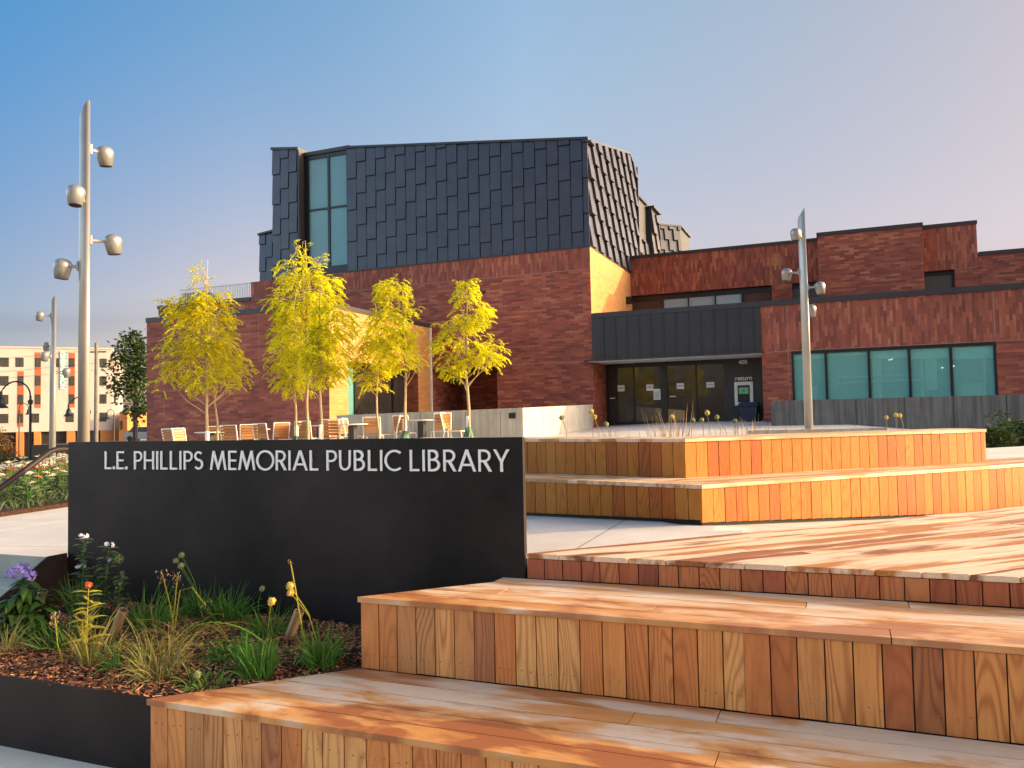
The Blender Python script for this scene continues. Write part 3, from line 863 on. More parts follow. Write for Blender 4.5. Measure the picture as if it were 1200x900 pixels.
def dry_stalk(label, base, pts, seeds):
    t = thing('dry_stalk', label, 'plant stalk', (base[0], base[1], sz(base[0], base[1])))
    b = MB(); b.tube([(base[0], base[1], sz(base[0], base[1]))] + pts, [.005] + [.0035] * len(pts), 5); b.build('stem', M['leaf_gold'], t)
    b = MB(); e = Vector(pts[-1])
    for _ in range(seeds):
        p = e + Vector((RND.gauss(0, .012), RND.gauss(0, .012), RND.uniform(-.06, .02)))
        d = Vector((RND.gauss(0, 1), RND.gauss(0, 1), RND.uniform(.0, 1.5)))
        b.leaf(p, d, RND.uniform(.012, .028), .006)
    b.build('seed_head', M['stalk_dry'], t)


dry_stalk('golden dry stalk leaning left with a frayed tip', (-3.567, 3.55), [(-3.60, 3.545, .53), (-3.646, 3.532, .705)], 45)
dry_stalk('golden dry stalk standing straight with a dark feathery tip', (-3.552, 3.50), [(-3.52, 3.5, .53), (-3.50, 3.50, .70)], 70)
dry_stalk('golden dry stalk arching over to the right', (-3.54, 3.51), [(-3.50, 3.52, .62), (-3.42, 3.53, .64), (-3.33, 3.54, .54)], 40)
dry_stalk('brown dry stalk between the purple phlox and the orange milkweed', (-3.80, 3.02), [(-3.84, 3.02, .42), (-3.86, 3.02, .56)], 70)
dry_stalk('thin dry stalk rising above the golden allium pair', (-2.56, 3.42), [(-2.61, 3.40, .70), (-2.635, 3.39, .85)], 6)


def spotlight(label, x, y, lean, zt):
    t = thing('spotlight', label, 'light', (x, y, sz(x, y)), 'ground spotlights in the planter')
    p = Vector((x, y, sz(x, y))); d = Vector(lean).normalized()
    b = MB(); b.tube([p - Vector((0, 0, .03)), p + Vector((0, 0, .07))], .009, 8); b.build('stake', M['frame'], t)
    a = p + Vector((0, 0, .06)); b = MB()
    b.lathe(a, [(.012, -.012), (.024, -.006), (.026, .02), (.026, .135), (.0275, .136), (.0275, .15), (.022, .15), (.022, .146)], 16, d)
    b.build('lamp_body', M['bronze'], t, smooth=False)
    b = MB(); b.lathe(a, [(.0215, .1462), (.0215, .1475)], 16, d); b.build('lens', M['glass_dark'], t)


spotlight('bronze tube spotlight leaning right beside the purple phlox', -4.60, 3.47, (.35, .05, .9), .5)
spotlight('bronze tube spotlight leaning right between milkweed and golden grass', -3.76, 3.30, (.40, .05, .85), .5)
spotlight('bronze tube spotlight leaning right before the corner grass clump', -2.76, 3.54, (.38, .05, .9), .5)

# ------------------------------------------------------------------ stairs and handrail left of the sign
st = thing('concrete_stairs', 'greyish concrete stairs rising beside the black planter', 'stairs', (-6.5, 3.5, 0))
b = MB()
for i in range(4):
    z1 = .668 - .167 * i - .0
    y0 = 3.92 - .27 * i
    b.box(-8.3, -5.093, y0, 3.925 if i == 0 else y0 + .27, -.0, z1)
b.build('tread', M['step'], st)
hr = thing('handrail', 'dark steel handrail running down the concrete stairs', 'handrail', (-5.42, 3.9, .6))
b = MB(); pth = [(-5.42, 5.5, 1.395), (-5.42, 4.24, 1.395), (-5.42, 4.19, 1.38), (-5.42, 2.75, .475)]
b.tube(pth, .021, 10); b.tube([(-5.42, 5.5, 1.395), (-5.42, 5.5, g(-5.4, 5.5))], .019, 8); b.tube([(-5.42, 2.95, .60), (-5.42, 2.95, 0)], .019, 8)
b.build('rail', M['steel'], hr, smooth=True)

# ------------------------------------------------------------------ flower bed by the path
b = MB(); b.prism([(-8.72, 5.2), (-8.72, 9.2), (-19, 16.5), (-24, 12.5), (-24, 9), (-11, 5.2)], -1.5, -1.4)
bx = MB(); ring = [(-8.72, 5.2), (-8.72, 9.2), (-19, 16.5), (-24, 12.5), (-15, 6.5), (-11, 5.2)]
bx.hexa([(x, y, g(x, y) - .3) for x, y in ring], [(x, y, g(x, y) + .05) for x, y in ring])
tag(bx.build('flower_bed', M['soil']), kind='structure')
gc = MB()
for _ in range(5200):
    x = RND.uniform(-20, -8.75); y = -x / 1.34 + RND.uniform(-.14, .20) * -x
    if y > 16: continue
    z = g(x, y) + .05; a = RND.uniform(0, 6.28)
    gc.blade((x, y, z), (math.cos(a) * .7, math.sin(a) * .7, 1), RND.uniform(.08, .2), RND.uniform(.010, .022), .6, 2)
tag(gc.build('ground_cover', M['leaf_grey'], loc=(-13, 10, .4)), 'low green leaves covering the flower bed', 'ground cover', kind='stuff')


def coneflower(m, label, group, n, seed):
    t = thing('coneflower', label, 'flower', (0, 0, 0), group)
    b = MB(); hs = []
    for i in range(n):
        a = RND.uniform(0, 6.28); r = RND.uniform(.02, .16); h = RND.uniform(.30, .52)
        p = Vector((math.cos(a) * r, math.sin(a) * r, h)); hs.append(p)
        b.tube([(p.x * .25, p.y * .25, 0), (p.x * .7, p.y * .7, h * .6), p], .005, 5)
    b.build('stem', M['grass_green'], t)
    b = MB()
    for _ in range(46):
        a = RND.uniform(0, 6.28); r = RND.uniform(0, .12); z = RND.uniform(0, .28)
        b.blade((math.cos(a) * r, math.sin(a) * r, z), (math.cos(a), math.sin(a), .6), RND.uniform(.07, .13), .026, .7, 3)
    b.build('leaf', M['leaf_grey'], t)
    for p in hs:
        b = MB(); tilt = Vector((RND.uniform(-.25, .25), RND.uniform(-.25, .25), 1)).normalized(); u = tilt.orthogonal().normalized(); v = tilt.cross(u)
        for k in range(11):
            a = k * .571; d = u * math.cos(a) + v * math.sin(a) - tilt * .3
            b.leaf(p, d, .075, .032, tilt)
        f = b.build('flower', M[m], t)
        b = MB(); b.lathe(p, [(.004, -.004), (.016, .002), (.013, .014), (.003, .02)], 8, tilt); b.build('cone', M['leaf_rust'], f)
    return t


protos = [coneflower('petal_cream', 'white coneflower plant in the flower bed beside the path', 'white coneflowers', n, n) for n in (4, 5, 3)]
red0 = coneflower('petal_red', 'reddish pink coneflower plant at the front of the flower bed', 'pinkish red coneflowers', 5, 9)
spots = []
for i in range(46):
    x = -8.95 - 8 * RND.random() ** 1.9; y = -x / 1.34 + RND.uniform(-.11, .15) * -x; spots.append((x, y))
for i, (x, y) in enumerate(spots):
    o = protos[i] if i < 3 else copy_tree(protos[i % 3])
    o.location = (x, y, g(x, y) + .05); o.rotation_euler = (0, 0, RND.uniform(0, 6.28)); s_ = RND.uniform(.85, 1.15); o.scale = (s_, s_, s_)
for i, (x, y) in enumerate(((-9.6, 6.9), (-9.3, 7.05), (-10.2, 8.1))):
    o = red0 if i == 0 else copy_tree(red0)
    o.location = (x, y, g(x, y) + .05)

# low retaining wall and hedge further off on the left
lw = MB(); p0_, p1_ = Vector((-17.6, 10.1)), Vector((-25.4, 22.2)); dn = Vector((-.84, -.54))
ring = [p0_, p1_, p1_ + dn * .9, p0_ + dn * .9]
lw.hexa([(q.x, q.y, g(q.x, q.y) - .5) for q in ring], [(q.x, q.y, .50 + .01 * (q.y - 10)) for q in ring])
tag(lw.build('low_wall', M['conc_low']), 'low grey concrete wall with a sunlit top beyond the flower bed', 'wall')
hd = MB()
for _ in range(4200):
    t_ = RND.random(); x = -47 + 11 * t_ + RND.gauss(0, .35); y = 28.5 + 6.5 * t_ + RND.gauss(0, .35); z = RND.uniform(-1.7, .05) + .12 * mnoise.noise((x, y, 3))
    d = Vector((RND.gauss(0, 1), RND.gauss(0, 1), RND.gauss(0, 1)))
    hd.leaf((x, y, z), d, .28, .16, (RND.random(), RND.random(), RND.random()))
tag(hd.build('hedge', M['leaf_dark']), 'dark clipped hedge beyond the low concrete wall', 'hedge')

# ------------------------------------------------------------------ lamp posts with four bell lamps
def lamp_post(label, x, y, z0, ztop, r, heads):
    t = thing('lamp_post', label, 'lamp post', (x, y, z0), 'silver lamp posts with four lamps')
    b = MB(); n = 20; ring0 = []; ring1 = []
    for k in range(n):
        th = 2 * math.pi * k / n; cx, cy = math.cos(th), math.sin(th)
        lat = cx * .925 + cy * .38
        ring0.append((x + cx * r * 1.05, y + cy * r * 1.05, z0 - .1)); ring1.append((x + cx * r * .92, y + cy * r * .92, ztop - .16 + .16 * lat))
    b.hexa(ring0, ring1); o = b.build('pole', M['pole'], t)
    o.data.polygons.foreach_set('use_smooth', [len(p.vertices) == 4 for p in o.data.polygons])
    b = MB(); b.lathe((x, y, z0), [(r * 1.9, 0), (r * 1.9, .03), (r * 1.3, .05)], 20); b.build('base_plate', M['pole'], t)
    for ang, z, ln in heads:                       # bearing of the arm in plan
        a = rad(ang); q = Vector((x, y, 0)).normalized(); d = Vector((q.y, -q.x, 0)) * math.cos(a) + q * math.sin(a)
        p = Vector((x, y, z)); c = p + d * ln
        b = MB(); b.tube([p + d * r * .8 + Vector((0, 0, -.01)), p + d * (ln * .6) + Vector((0, 0, .0)), c + Vector((0, 0, .0))], [.03, .022, .028], 8)
        b.obox(p + d * (r + .012), d, .014, d.cross(Vector((0, 0, 1))), .035, (0, 0, 1), .07)
        b.build('arm', M['pole'], t)
        tilt = (Vector((0, 0, 1)) - d * .12).normalized()
        b = MB(); b.lathe(c - Vector((0, 0, .04)), [(.086, -.15), (.097, -.15), (.132, .04), (.134, .062), (.124, .106), (.095, .138), (.053, .158), (.001, .164)], 18, tilt)
        h = b.build('lamp_head', M['lamp_grey'], t, smooth=True)
        b = MB(); b.lathe(c - Vector((0, 0, .04)) - tilt * .1522, [(.084, 0), (.084, .002)], 18, tilt); b.build('lens', M['frame'], h)
    return t


lamp_post('tall silver lamp post nearest the black sign at left', -10.60, 8.76, g(-10.6, 8.76), 6.60, .080, ((38, 5.86, .36), (250, 5.05, .34), (5, 4.43, .40), (150, 4.02, .34)))
lamp_post('farther silver lamp post before the pale apartment block', -24.05, 18.7, g(-24, 18.7) - .25, 5.98, .095, ((175, 5.30, .38), (120, 4.32, .34), (230, 3.95, .36), (-5, 3.44, .40)))
lamp_post('silver lamp post in front of the library entrance wing at right', -.74, 21.2, g(-.74, 21.2), 6.72, .098, ((245, 6.02, .34), (175, 5.10, .40), (5, 4.70, .38), (65, 4.18, .36)))

# ------------------------------------------------------------------ the library
lib = thing('library_building', 'red brown brick library with a dark shingled metal upper storey', 'building', (-9.38, 31.742, .9))
YB, YW, XC = 31.742, 38.605, -9.38


def part(name, m, boxes, parent=None):
    b = MB()
    for q in boxes: b.box(*q)
    return b.build(name, M[m], parent or lib)


# main block, horizontal brick with the recess beside the left block
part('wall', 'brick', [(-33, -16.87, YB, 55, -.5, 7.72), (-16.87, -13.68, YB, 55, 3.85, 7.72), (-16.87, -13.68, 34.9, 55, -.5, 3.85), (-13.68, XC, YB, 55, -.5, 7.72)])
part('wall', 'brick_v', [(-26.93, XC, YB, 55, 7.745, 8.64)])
part('stone_band', 'stone', [(-26.93, XC - .004, YB - .006, 55, 7.72, 7.745)])
part('stone_joint', 'stone', [(-13.68, XC + .004, YB - .004, YB, 3.89, 3.91), (-17.85, -17.832, YB - .004, YB, 5.9, 8.64), (-11.6, -11.585, YB - .003, YB, 7.75, 8.63)])
part('coping', 'coping', [(-33.05, -26.95, YB - .05, 37, 7.72, 7.90)])
for x in (-15.6, -14.5): part('vent', 'frame', [(x, x + .35, YB - .005, YB + .01, 7.05, 7.2)])
# metal storey -----------------------------------------------------------
ztop = lambda x: 13.26 + (-9.36 - x) * .117
YM = YB + .10
def sprism(x0, x1, y0, y1, z0, f):
    b = MB(); b.hexa([(x0, y0, z0), (x1, y0, z0), (x1, y1, z0), (x0, y1, z0)], [(x0, y0, f(x0)), (x1, y0, f(x1)), (x1, y1, f(x1)), (x0, y1, f(x0))]); return b


bk = MB()
ys_b = [(YM, 13.22), (39.2, 14.84), (40.38, 14.42)]
bk.hexa([(-21.25, YM, 8.66), (XC - .10, YM, 8.66), (XC - .10, 40.38, 8.66), (-21.25, 40.38, 8.66)],
        [(-21.25, YM, ztop(-21.25) - .04), (XC - .10, YM, 13.22), (XC - .10, 40.38, 13.9), (-21.25, 40.38, ztop(-21.25) - .04)])
# the side wall rising towards the back
bk.hexa([(XC - .5, y, 8.67) for y in (YM, 39.2, 40.38)] + [(XC - .5, y, z) for y, z in reversed(ys_b)],
        [(XC - .101, y, 8.67) for y in (YM, 39.2, 40.38)] + [(XC - .101, y, z) for y, z in reversed(ys_b)])
bk.box(-25.62, -24.05, YM, 42, 7.9, 15.0); bk.box(-24.05, -21.25, YB + .85, 42, 8.66, 14.7)
bk.box(-26.9, -25.62, YB + .65, 42, 7.9, 11.2)
bk.box(-20, XC - .11, 40.38, 50, 8.7, 13.2)
bk.box(-12, -9.22, 43.0, 44.95, 8.7, 12.95); bk.prism([(-12, 44.95), (-9.2, 44.95), (-8.18, 45.97), (-8.18, 49), (-12, 49)], 8.7, 12.40)
bk.build('backing', M['clad_dark'], lib)


def shingles(P, U, N, L, zlow, ztopf, w, h, d0=.035, d1=.10, u_start=0., gap=.018):
    """staggered wedge shingles: flush at the top, standing out at the bottom edge"""
    b = MB(); P = Vector(P); U = Vector(U); N = Vector(N); c = 0; u = u_start
    def pt(uu, z, d): return P + U * uu + N * d + Vector((0, 0, z - P.z))
    while u < L - .02:
        ua, ub = u + gap, min(u + w, L) - gap
        ta, tb = ztopf(ua), ztopf(ub); tmin = min(ta, tb)
        z = zlow - (h * .58 if c % 2 else h * .08) - (c * .0)
        while z < tmin - .03:
            za = max(z + .008, zlow); zb = z + h - .012; full = za - z
            if zb > zlow + .05:
                top_a, top_b = (min(zb, ta), min(zb, tb))
                f = lambda zz: d1 + (d0 - d1) * (zz - z) / h
                A = [pt(ua, za, f(za)), pt(ub, za, f(za)), pt(ub, top_b, f(top_b)), pt(ua, top_a, f(top_a))]
                B = [pt(ua, za, -.02), pt(ub, za, -.02), pt(ub, top_b, -.02), pt(ua, top_a, -.02)]
                b.face(*A); b.face(B[0], B[1], A[1], A[0]); b.face(B[1], B[2], A[2], A[1]); b.face(B[3], B[0], A[0], A[3]); b.face(B[2], B[3], A[3], A[2])
            z += h
        u += w; c += 1
    return b


SH, SW = 1.50, .528
shingles((-21.25, YM, 8.7), (1, 0, 0), (0, -1, 0), XC + 21.25, 8.70, lambda u: ztop(-21.25 + u) - .08, SW, SH).build('metal_cladding', M['clad'], lib)
zB = lambda u: (13.16 + u * (14.78 - 13.16) / 7.36) if u < 7.36 else 14.78 - (u - 7.36) * .36
shingles((XC - .10, YM, 8.7), (0, 1, 0), (1, 0, 0), 40.38 - YM, 8.70, zB, .62, SH, .02, .24, 0., .004).build('metal_cladding', M['clad'], lib)
shingles((-25.62, YM, 8), (1, 0, 0), (0, -1, 0), 1.55, 7.98, lambda u: 15.16 - .14 * u, .50, SH).build('metal_cladding', M['clad'], lib)
shingles((-26.90, YB + .65, 8), (1, 0, 0), (0, -1, 0), 1.27, 7.98, lambda u: 11.1 + .1 * u, .42, SH * .92).build('metal_cladding', M['clad'], lib)
shingles((-9.22, 43.0, 8.7), (0, 1, 0), (1, 0, 0), 1.9, 8.7, lambda u: 12.95 - .22 * u, .8, SH, .02, .2).build('metal_cladding', M['clad'], lib)
shingles((XC - .10, 40.55, 8.7), (0, 1, 0), (1, 0, 0), 2.4, 8.7, lambda u: 10.9, .8, SH, .02, .21).build('metal_cladding', M['clad'], lib)
shingles((-9.19, 44.94, 8.7), (.7071, .7071, 0), (.7071, -.7071, 0), 1.43, 8.7, lambda u: 12.37, .30, SH * .8, .02, .17).build('metal_cladding', M['clad'], lib)
# side window set into the cladding
part('window', 'glass_pale', [(XC - .24, XC - .2, 40.45, 42.95, 10.95, 13.1)])
part('window_frame', 'frame', [(XC - .2, XC - .14, 40.40, 40.5, 10.9, 13.2), (XC - .2, XC - .14, 41.6, 41.68, 10.9, 13.2), (XC - .2, XC + .02, 40.4, 43.0, 13.1, 13.22), (XC - .2, XC + .0, 40.4, 43, 10.86, 10.95)])
# trims: parapet caps and base flashing
b = sprism(-21.28, XC + .03, YB + .0, YB + .3, 8.9, lambda x: ztop(x) + .02)
bt = MB(); bt.hexa([(-21.28, YB - .02, ztop(-21.28) - .08), (XC + .03, YB - .02, ztop(XC) - .08), (XC + .03, YB + .4, ztop(XC) - .08), (-21.28, YB + .4, ztop(-21.28) - .08)],
                   [(-21.28, YB - .02, ztop(-21.28) + .02), (XC + .03, YB - .02, ztop(XC) + .02), (XC + .03, YB + .4, ztop(XC) + .02), (-21.28, YB + .4, ztop(-21.28) + .02)])
bt.hexa([(-25.66, YB - .02, 15.14), (-24.02, YB - .02, 14.92), (-24.02, 41, 14.92), (-25.66, 41, 15.14)], [(-25.66, YB - .02, 15.26), (-24.02, YB - .02, 15.04), (-24.02, 41, 15.04), (-25.66, 41, 15.26)])
bt.box(-24.02, -21.28, YB + .35, 41, 14.66, 14.84)
bt.hexa([(-26.93, YB + .5, 11.10), (-25.62, YB + .5, 11.24), (-25.62, 41, 11.24), (-26.93, 41, 11.10)], [(-26.93, YB + .5, 11.20), (-25.62, YB + .5, 11.34), (-25.62, 41, 11.34), (-26.93, 41, 11.20)])
bt.box(-21.4, XC + .03, YB - .03, YB + .2, 8.64, 8.70); bt.box(XC - .2, XC + .03, YB + .2, 43, 8.64, 8.70)
bt.hexa([(XC - .4, YB + .41, 13.19), (XC + .03, YB + .41, 13.19), (XC + .03, 39.2, 14.80), (XC - .4, 39.2, 14.80)], [(XC - .4, YB + .41, 13.28), (XC + .03, YB + .41, 13.28), (XC + .03, 39.2, 14.90), (XC - .4, 39.2, 14.90)])
bt.hexa([(XC - .4, 39.2, 14.80), (XC + .03, 39.2, 14.80), (XC + .03, 40.4, 14.40), (XC - .4, 40.4, 14.40)], [(XC - .4, 39.2, 14.9), (XC + .03, 39.2, 14.9), (XC + .03, 40.4, 14.50), (XC - .4, 40.4, 14.50)])
bt.prism([(-12, 44.85), (-9.15, 44.85), (-8.05, 45.95), (-8.05, 49), (-12, 49)], 12.41, 12.50)
bt.box(XC - .1, XC + .12, 40.36, 40.42, 8.7, 14.46); bt.box(-12, -9.0, 42.95, 44.84, 12.96, 13.06)
bt.build('roof_trim', M['coping'], lib)
part('wall', 'coping', [(-24.05, -23.98, YB, YB + .75, 8.7, 14.9)])
# tall slot window
wy = YB + .42
w_ = part('window', 'frame', [(-23.98, -23.72, wy, wy + .1, 8.72, 14.66), (-21.33, -21.25, wy - .3, wy + .1, 8.72, 14.66), (-23.72, -21.33, wy, wy + .1, 14.46, 14.66), (-23.72, -21.33, wy, wy + .1, 8.72, 9.12),
                               (-22.62, -22.5, wy, wy + .1, 9.12, 14.46), (-23.72, -22.62, wy, wy + .1, 11.92, 12.0), (-22.5, -21.33, wy, wy + .1, 11.92, 12.0)])
for x0, x1, z0, z1 in ((-23.72, -22.62, 9.12, 11.92), (-22.5, -21.33, 9.12, 11.92), (-23.72, -22.62, 12., 14.46), (-22.5, -21.33, 12., 14.46)):
    part('pane', 'glass_slot', [(x0, x1, wy + .05, wy + .06, z0, z1)], w_)
    part('blind', 'blind', [(x0, x1, wy + .14, wy + .15, z1 - (.75 if z1 < 12 else 2.3), z1 - (0 if z1 < 12 else 1.1))], w_)
part('interior_wall', 'slot_room', [(-23.72, -21.33, wy + .26, wy + .28, 9.12, 14.46)])
# terrace railing on the low roof
rl = MB(); rl.box(-32.4, -26.95, 32.6, 32.65, 8.78, 8.83)
x = -32.4
while x < -26.95: rl.box(x, x + .02, 32.61, 32.635, 7.9, 8.78); x += .11
rl.build('roof_railing', M['white'], lib)
part('roof_hatch', 'fascia', [(-32.6, -31.2, 33.0, 34.2, 7.9, 8.7)])

# left low block ---------------------------------------------------------
XL0, XL1, YL = -25.55, -16.87, 23.98
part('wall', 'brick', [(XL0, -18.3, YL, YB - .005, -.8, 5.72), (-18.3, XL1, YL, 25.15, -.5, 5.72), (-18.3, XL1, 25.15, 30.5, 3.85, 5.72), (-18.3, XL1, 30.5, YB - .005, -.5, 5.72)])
part('coping', 'coping', [(XL0 - .03, XL1 + .03, YL - .03, YB - .006, 5.72, 5.90)])
part('stone_joint', 'stone', [(XL0 + .9, XL0 + .915, YL - .004, YL, -.3, 5.72), (XL0 + 1.8, XL0 + 1.815, YL - .004, YL, 2.9, 5.72), (XL0, XL1, YL - .003, YL, 4.95, 4.962), (XL0, XL1, YL - .003, YL, 3.89, 3.902),
                              (-20.0, -19.985, YL - .003, YL, 3.9, 5.72), (-22.2, -22.185, YL - .003, YL, 3.9, 5.72)])
part('downpipe', 'white', [(XL1 + .01, XL1 + .08, YB - .16, YB - .08, .9, 5.72)])
w_ = part('window', 'frame', [(-17.62, -17.5, 25.15, 25.5, .8, 3.85), (-17.62, -17.5, 26.55, 26.75, .8, 3.85), (-17.62, -17.5, 25.5, 26.55, 3.68, 3.85), (-17.62, -17.5, 26.75, 30.5, 3.5, 3.85), (-17.62, -17.5, 28.1, 28.2, .8, 3.5), (-17.62, -17.5, 29.4, 29.5, .8, 3.5)])
part('pane', 'glass_teal', [(-17.6, -17.56, 25.5, 26.55, .8, 3.68)], w_)
part('pane', 'glass_dark', [(-17.6, -17.56, 26.75, 28.1, .8, 3.5)], w_)
part('pane', 'glass_dark', [(-17.6, -17.56, 28.2, 29.4, .8, 3.5)], w_)
part('pane', 'glass_dark', [(-17.6, -17.56, 29.5, 30.5, .8, 3.5)], w_)
# lower right wing --------------------------------------------------------
WX0, WX1 = -2.70, 17.
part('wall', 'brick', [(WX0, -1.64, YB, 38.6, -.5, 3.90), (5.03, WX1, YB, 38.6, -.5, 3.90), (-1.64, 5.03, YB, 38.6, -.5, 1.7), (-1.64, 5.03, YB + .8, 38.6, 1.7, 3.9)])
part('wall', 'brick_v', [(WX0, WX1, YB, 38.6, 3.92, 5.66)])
part('stone_band', 'stone', [(WX0, WX1, YB - .004, 38.6, 3.90, 3.92)])
part('stone_joint', 'stone', [(-1.76, -1.742, YB - .005, YB, 1., 5.66), (5.0, 5.018, YB - .005, YB, 3.95, 5.66)])
part('coping', 'coping', [(XC + .02, WX1, YB - .06, YB + .4, 5.66, 5.86)])
part('roof', 'asphalt', [(XC + .01, WX0, YB + .5, YW - .01, 5.5, 5.6), (WX0, WX1, YB + .4, YW - .01, 5.66, 5.7)])
mull = [-1.64, -.438, 1.016, 2.335, 3.649, 5.03]
w_ = part('window', 'frame', [(-1.64, 5.03, YB + .02, YB + .2, 3.78, 3.9)] + [(x - .045, x + .045, YB + .02, YB + .2, 1.7, 3.78) for x in mull[1:-1]] + [(-1.64, -1.56, YB + .02, YB + .2, 1.7, 3.78), (4.95, 5.03, YB + .02, YB + .2, 1.7, 3.78)])
for i in range(5):
    part('pane', 'glass_clear', [(mull[i] + .046, mull[i + 1] - .046, YB + .08, YB + .09, 1.7, 3.78)], w_)
part('interior_wall', 'room', [(-1.63, 5.02, YB + .74, YB + .78, 1.7, 3.89)])
for i, zb in ((0, 3.60), (1, 3.66), (2, 3.5), (3, 3.42), (4, 3.35)):
    part('blind', 'blind', [(mull[i] + .06, mull[i + 1] - .06, YB + .24, YB + .25, zb, 3.78)], w_)
for x0, x1, z0, z1 in ((1.15, 1.45, 1.7, 3.6), (2.9, 3.25, 2.3, 3.6), (-1.2, -.8, 1.7, 2.6), (4.0, 4.7, 1.7, 2.5)):
    part('interior_column', 'blind', [(x0, x1, YB + .6, YB + .7, z0, z1)], w_)
for z in (2.66, 2.86):
    b = MB(); b.tube([(-.05, YB + .45, z), (2.75, YB + .45, z + .02)], .028, 6); b.build('rail', M['blind'], w_)
for x, z0, z1 in ((-.05, 2.6, 3.0), (2.75, 1.7, 3.5), (4.72, 1.7, 3.72), (-.95, 1.7, 3.6)):
    b = MB(); b.tube([(x, YB + .45, z0), (x, YB + .45, z1)], .032, 6); b.build('rail', M['blind'], w_)
for x, z in ((3.42, 3.06), (3.78, 3.10), (1.72, 3.42), (1.80, 3.44)):
    b = MB(); b.lathe((x, YB + .5, z), [(.002, 0), (.03, .015), (.03, .045), (.002, .06)], 8); b.build('ceiling_lamp', M['lamp_on'], w_)
# entrance canopy ----------------------------------------------------------
can = part('canopy', 'fascia', [(XC + .012, WX0 - .004, YB - .035, YB + .5, 3.93, 5.655), (XC - .28, WX0 + .1, YB - .35, 33.55, 3.86, 3.925)])
sb = MB(); x = XC + .012 + .49
while x < WX0 - .1: sb.box(x, x + .022, YB - .062, YB - .034, 3.93, 5.65); x += .492
sb.build('seam', M['fascia'], can)
part('soffit', 'soffit', [(XC - .15, WX0 + .02, YB - .22, 33.5, 3.845, 3.859)], can)
YD = 33.7
ent = part('entrance', 'frame', [(XC, WX0, YD - .02, YD + .2, 3.68, 3.86), (XC, -9.25, YD - .03, YD + .1, .9, 3.68), (-7.0, -6.73, YD - .03, YD + .1, .9, 3.68), (-8.2, -8.13, YD - .02, YD + .1, .9, 3.68), (-5.555, -5.485, YD - .02, YD + .1, .9, 3.68),
                                 (-9.25, -7.0, YD - .025, YD + .1, .9, 1.36), (-6.73, -4.39, YD - .025, YD + .1, .9, 1.36)])
for x0, x1 in ((-9.25, -8.2), (-8.13, -7.0), (-6.73, -5.555), (-5.485, -4.39)):
    dr = part('door', 'glass_dark', [(x0, x1, YD + .03, YD + .06, 1.36, 3.68)], ent)
for x, w in ((-9.2, .22), (-6.62, .26)):
    part('door_handle', 'white', [(x, x + w, YD - .05, YD - .03, 2.36, 2.40)], ent)
def notice(x, z, w, h):
    n_ = part('notice', 'paper', [(x, x + w, YD + .02, YD + .028, z - h, z)], ent)
    bb = MB(); 
    for k in range(2 if h < .3 else 4): bb.box(x + w * .12, x + w * .88, YD + .017, YD + .019, z - h * (.35 + .16 * k) - .018, z - h * (.35 + .16 * k))
    bb.build('text_line', M['ink'], n_)
for q in ((-8.87, 2.93, .30, .26), (-7.62, 2.92, .30, .26), (-7.32, 2.72, .30, .46), (-6.33, 2.93, .30, .24), (-5.10, 2.93, .32, .22)): notice(*q)
part('interior_wall', 'brown_in', [(XC, WX0, 37.5, 37.6, .9, 3.8)])
# book return panel
rp = part('return_panel', 'fascia', [(-4.39, WX0, YD - .10, YD + .2, .9, 3.68), (-4.39, WX0, YD - .10, YD - .021, 3.68, 3.845)])
x = -4.3
sb = MB()
while x < WX0: sb.box(x, x + .015, YD - .112, YD - .1, 1.2, 3.84); x += .2
sb.build('seam', M['fascia'], rp)
br = part('book_return', 'white', [(-3.96, -3.84, YD - .17, YD - .112, 1.93, 2.89), (-3.36, -3.235, YD - .17, YD - .112, 1.93, 2.89), (-3.84, -3.36, YD - .17, YD - .112, 2.75, 2.89), (-3.84, -3.36, YD - .17, YD - .112, 1.93, 2.06)], rp)
part('return_slot', 'frame', [(-3.84, -3.36, YD - .13, YD - .113, 2.06, 2.75)], br)
part('screen', 'screen', [(-3.79, -3.42, YD - .15, YD - .13, 2.40, 2.66)], br)
part('screen_icon', 'ink', [(-3.64, -3.56, YD - .155, YD - .151, 2.49, 2.57)], br)


def text_mesh(s, size, bold=0.):
    cu = bpy.data.curves.new('t', 'FONT'); cu.body = s; cu.size = size; cu.extrude = .01; cu.offset = bold; cu.align_x = 'CENTER'
    ob = bpy.data.objects.new('t', cu); COL.objects.link(ob); dg = bpy.context.evaluated_depsgraph_get(); dg.update()
    me = bpy.data.meshes.new_from_object(ob.evaluated_get(dg)); vs = [tuple(v.co) for v in me.vertices]; fs = [list(p.vertices) for p in me.polygons]
    bpy.data.objects.remove(ob); bpy.data.curves.remove(cu); bpy.data.meshes.remove(me)
    return vs, fs


for s, x, z, size in (('400', -3.595, 3.612, .23), ('return', -3.59, 2.955, .26)):
    vs, fs = text_mesh(s, size, .004); b = MB(); b.v = [(x + v[0], YD - .125 - v[2], z + v[1]) for v in vs]; b.f = fs
    b.build('lettering', M['white'], rp)
